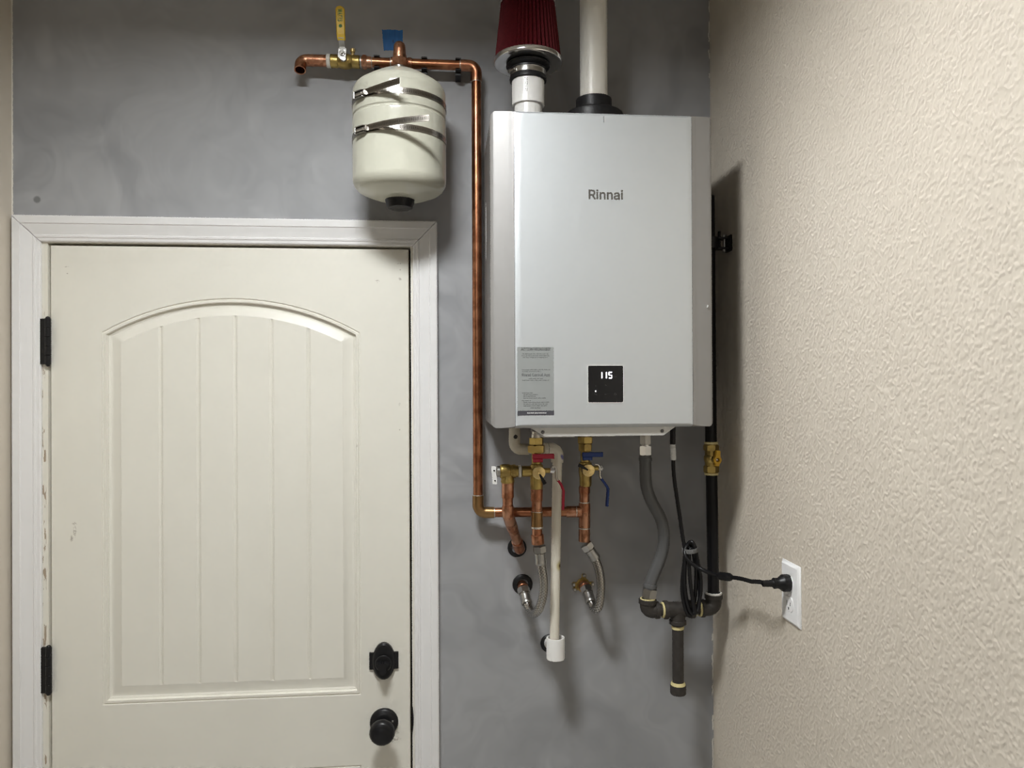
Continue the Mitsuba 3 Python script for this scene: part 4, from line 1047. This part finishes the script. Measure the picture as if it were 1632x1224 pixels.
yl = sg.Point(0, 0).buffer(.0085).union(sg.Polygon([(-.0050, .004), (-.0035, .0200), (.0035, .0200), (.0050, .004)]).buffer(.0008)).union(sg.Polygon([(-.0050, -.004), (-.003, -.0130), (.003, -.0130), (.0050, -.004)]).buffer(.0008))
yl = affinity.rotate(yl, -4, origin=(0, 0)).difference(sg.Point(0, 0).buffer(.0046))
kv = add('gas_valve__lever', extrude_xz(affinity.translate(yl, VX_ + .0045, 1.5345), GY - .0300, GY - .0205), 'yellow_paint', 30)
add(kv + '__screw', lathe([(0, .006), (.0026, .0055), (.0045, .0040), (.0045, 0)], (VX_ + .0045, GY - .0205, 1.5345), (0, -1, 0), 20), 'steel')

label('pipe_clamp', 'black bolted pipe clamp on the beige wall just right of the heater', 'clamp')
PCZ = 2.0220
add('pipe_clamp__jaw', cat(ringtube((.5956, GY, PCZ - .013), (.5956, GY, PCZ + .013), .0190, .0130), cham(.6080, .6420, GY - .010, GY + .010, PCZ - .0140, PCZ - .0090, .0008), cham(.6080, .6420, GY - .010, GY + .010, PCZ + .0090, PCZ + .0140, .0008), cham(.6370, .6420, GY - .016, GY + .016, PCZ - .018, PCZ + .018, .0008)), 'black_metal', 25)
add('pipe_clamp__bolt', cat(cyl((.6270, GY - .006, PCZ - .0200), (.6270, GY - .006, PCZ + .0180), .0024), hexnut((.6270, GY - .006, PCZ + .0140), (.6270, GY - .006, PCZ + .0190), .0080), hexnut((.6270, GY - .006, PCZ - .0190), (.6270, GY - .006, PCZ - .0140), .0080)), 'galvanised')
add('pipe_clamp__bolt', cyl((.6195, GY + .006, PCZ - .010), (.6195, GY + .006, PCZ + .0290), .0030), 'black_metal')

# ------------------------------------------------------------------ power cord, tie, outlet
label('power_cord', 'black power cord coiled under the heater and plugged into the wall outlet', 'cord')
KY = -0.1500
OY, OZ = -0.4166, 1.3116
PLZ = OZ + .0195
add('power_cord__strain_relief', cat(cyl((.4978, KY, 1.6100), (.4975, KY, 1.5700), .0062), ), 'cord_black')
add('power_cord__bend_guard', cat(*[lathe([(.0048, 0), (.0062, .0004), (.0064, .0022), (.0060, .0034), (.0048, .0040)], (.4974 + .0002 * i, KY, 1.5715 - i * .0045), (.03, 0, -1), 20) for i in range(8)], cyl((.4974, KY, 1.5715), (.4990, KY, 1.5360), .0050)), 'bezel_grey')
def loop(cx, zt, zb, w, y, ph=0.0, n=16):
    """One elongated turn of the hank, from the top clockwise back to the top."""
    out = []
    for i in range(n):
        t = 2 * PI * i / n
        s = math.sin(t)
        out.append((cx + w * s * (0.75 + 0.25 * math.cos(t)) * 1.0, y - .006 * math.cos(t * 2 + ph), (zt + zb) / 2 + (zt - zb) / 2 * math.cos(t)))
    return out
cp = [(.4988, KY, 1.5420), (.5000, KY, 1.5000), (.5060, KY, 1.4550), (.5130, KY, 1.4080), (.5190, KY - .002, 1.3620), (.5230, KY - .004, 1.3300), (.5215, KY - .004, 1.2800), (.5270, KY - .002, 1.2260), (.5400, KY - .002, 1.1960)]
cp += [(.5530, KY - .004, 1.2200), (.5570, KY - .008, 1.2700), (.5470, KY - .014, 1.3200), (.5370, KY - .010, 1.3560), (.5290, KY - .002, 1.3480), (.5240, KY + .006, 1.3050), (.5190, KY + .006, 1.2550), (.5255, KY + .004, 1.2060), (.5370, KY + .006, 1.1880),
       (.5460, KY + .006, 1.2150), (.5480, KY - .002, 1.2700), (.5430, KY - .006, 1.3300), (.5350, KY - .004, 1.3400), (.5295, KY - .012, 1.3000), (.5340, KY - .014, 1.2450), (.5450, KY - .012, 1.2010), (.5555, KY - .004, 1.2350), (.5500, KY + .004, 1.2950), (.5400, KY + .003, 1.3430), (.5300, KY - .004, 1.3500), (.5205, KY - .012, 1.3400),
       (.5190, KY - .020, 1.3270), (.5290, KY - .026, 1.3140), (.5470, KY - .034, 1.3030), (.5620, KY - .056, 1.2980), (.5760, KY - .085, 1.2990), (.5850, KY - .125, 1.3060), (.5860, KY - .180, 1.3160), (.5830, KY - .225, 1.3240), (.5850, OY + .016, 1.3300), (.5930, OY + .001, PLZ), (.6050, OY, PLZ)]
add('power_cord__cord', tube(spline(cp, 420), .0042, 14), 'cord_black')
cb = spline(cp, 420)
i0 = int(np.argmin(np.linalg.norm(cb - np.array([.5790, KY - .095, 1.3000]), axis=1)))
seg_ = cb[i0 - 7:i0 + 8]
add('power_cord__lump', tube(seg_, .0044 + .0042 * np.clip(np.sin(np.linspace(0, PI, len(seg_))) * 1.6, 0, 1), 20), 'cord_black')
add('power_cord__plug', cat(lathe([(.0042, -.052), (.0058, -.051), (.0064, -.040), (.0060, -.0395), (.0068, -.036), (.0064, -.0355), (.0072, -.032), (.0078, -.0315), (.0102, -.030), (.0102, -.027), (.0092, -.026), (.0105, -.020), (.0150, -.0140), (.0160, -.0120), (.0160, -.0015), (.0150, 0), (0, 0)], (XR - .0062, OY, PLZ), (1, 0, 0), 32, mod=None)), 'cord_black')
add('cord_tie', cat(lathe([(.0118, -.0050), (.0128, -.0046), (.0132, 0), (.0128, .0046), (.0118, .0050), (.0112, 0), (.0118, -.0050)], (0, 0, 0), (0, 0, 1), 32)).apply_transform(np.array([[1.30, 0, 0, .5330], [0, 1.55, 0, KY - .006], [.14, 0, 1, 1.3380], [0, 0, 0, 1.0]])), 'tie_grey')
label('cord_tie', 'grey wrap tie holding the coiled black cord', 'cord tie')

label('wall_outlet', 'white duplex wall outlet on the beige wall with the black plug in it', 'outlet')
def on_right_wall(m):
    """x-z plate facing -y, built about the origin, turned to face -x on the right wall."""
    v = np.array(m.vertices)
    return trimesh.Trimesh(np.stack([XR + v[:, 1], OY - v[:, 0], OZ + v[:, 2]], -1), m.faces, process=False)
pl = sg.box(-.0362, -.0570, .0362, .0570)
P = np.vstack([[(x, -.0005, z) for x, z in np.array(pl.exterior.coords)[:-1]], [(x, -.0015, z) for x, z in np.array(pl.exterior.coords)[:-1]], [(x, -.0062, z) for x, z in np.array(rrect(-.0305, .0305, -.0513, .0513, .001).exterior.coords)[:-1]]])
plate = tri(m3.Manifold.hull_points(P))
add('wall_outlet__plate', on_right_wall(plate), 'plate_white', 25)
for s in (1, -1):
    shp = sg.Point(0, s * .0195).buffer(.0170, quad_segs=24).intersection(sg.box(-.0172, s * .0195 - .0140, .0172, s * .0195 + .0140))
    k = add('wall_outlet__receptacle', on_right_wall(bevel_plate(shp, -.0076, -.004, .0007)), 'plate_white', 25)
    sl_ = cat(*[extrude_xz(sg.box(x - .0009, s * .0195 + .001 - h_, x + .0009, s * .0195 + .001 + h_), -.0079, -.0074) for x, h_ in ((-.0064, .0042), (.0064, .0034))], extrude_xz(sg.Point(0, s * .0195 - .0085).buffer(.0024), -.0079, -.0074))
    add(k + '__slots', on_right_wall(sl_), 'slot_dark', False)
add('wall_outlet__screw', on_right_wall(extrude_xz(sg.Point(0, 0).buffer(.0032), -.0068, -.005)), 'plate_white', False)
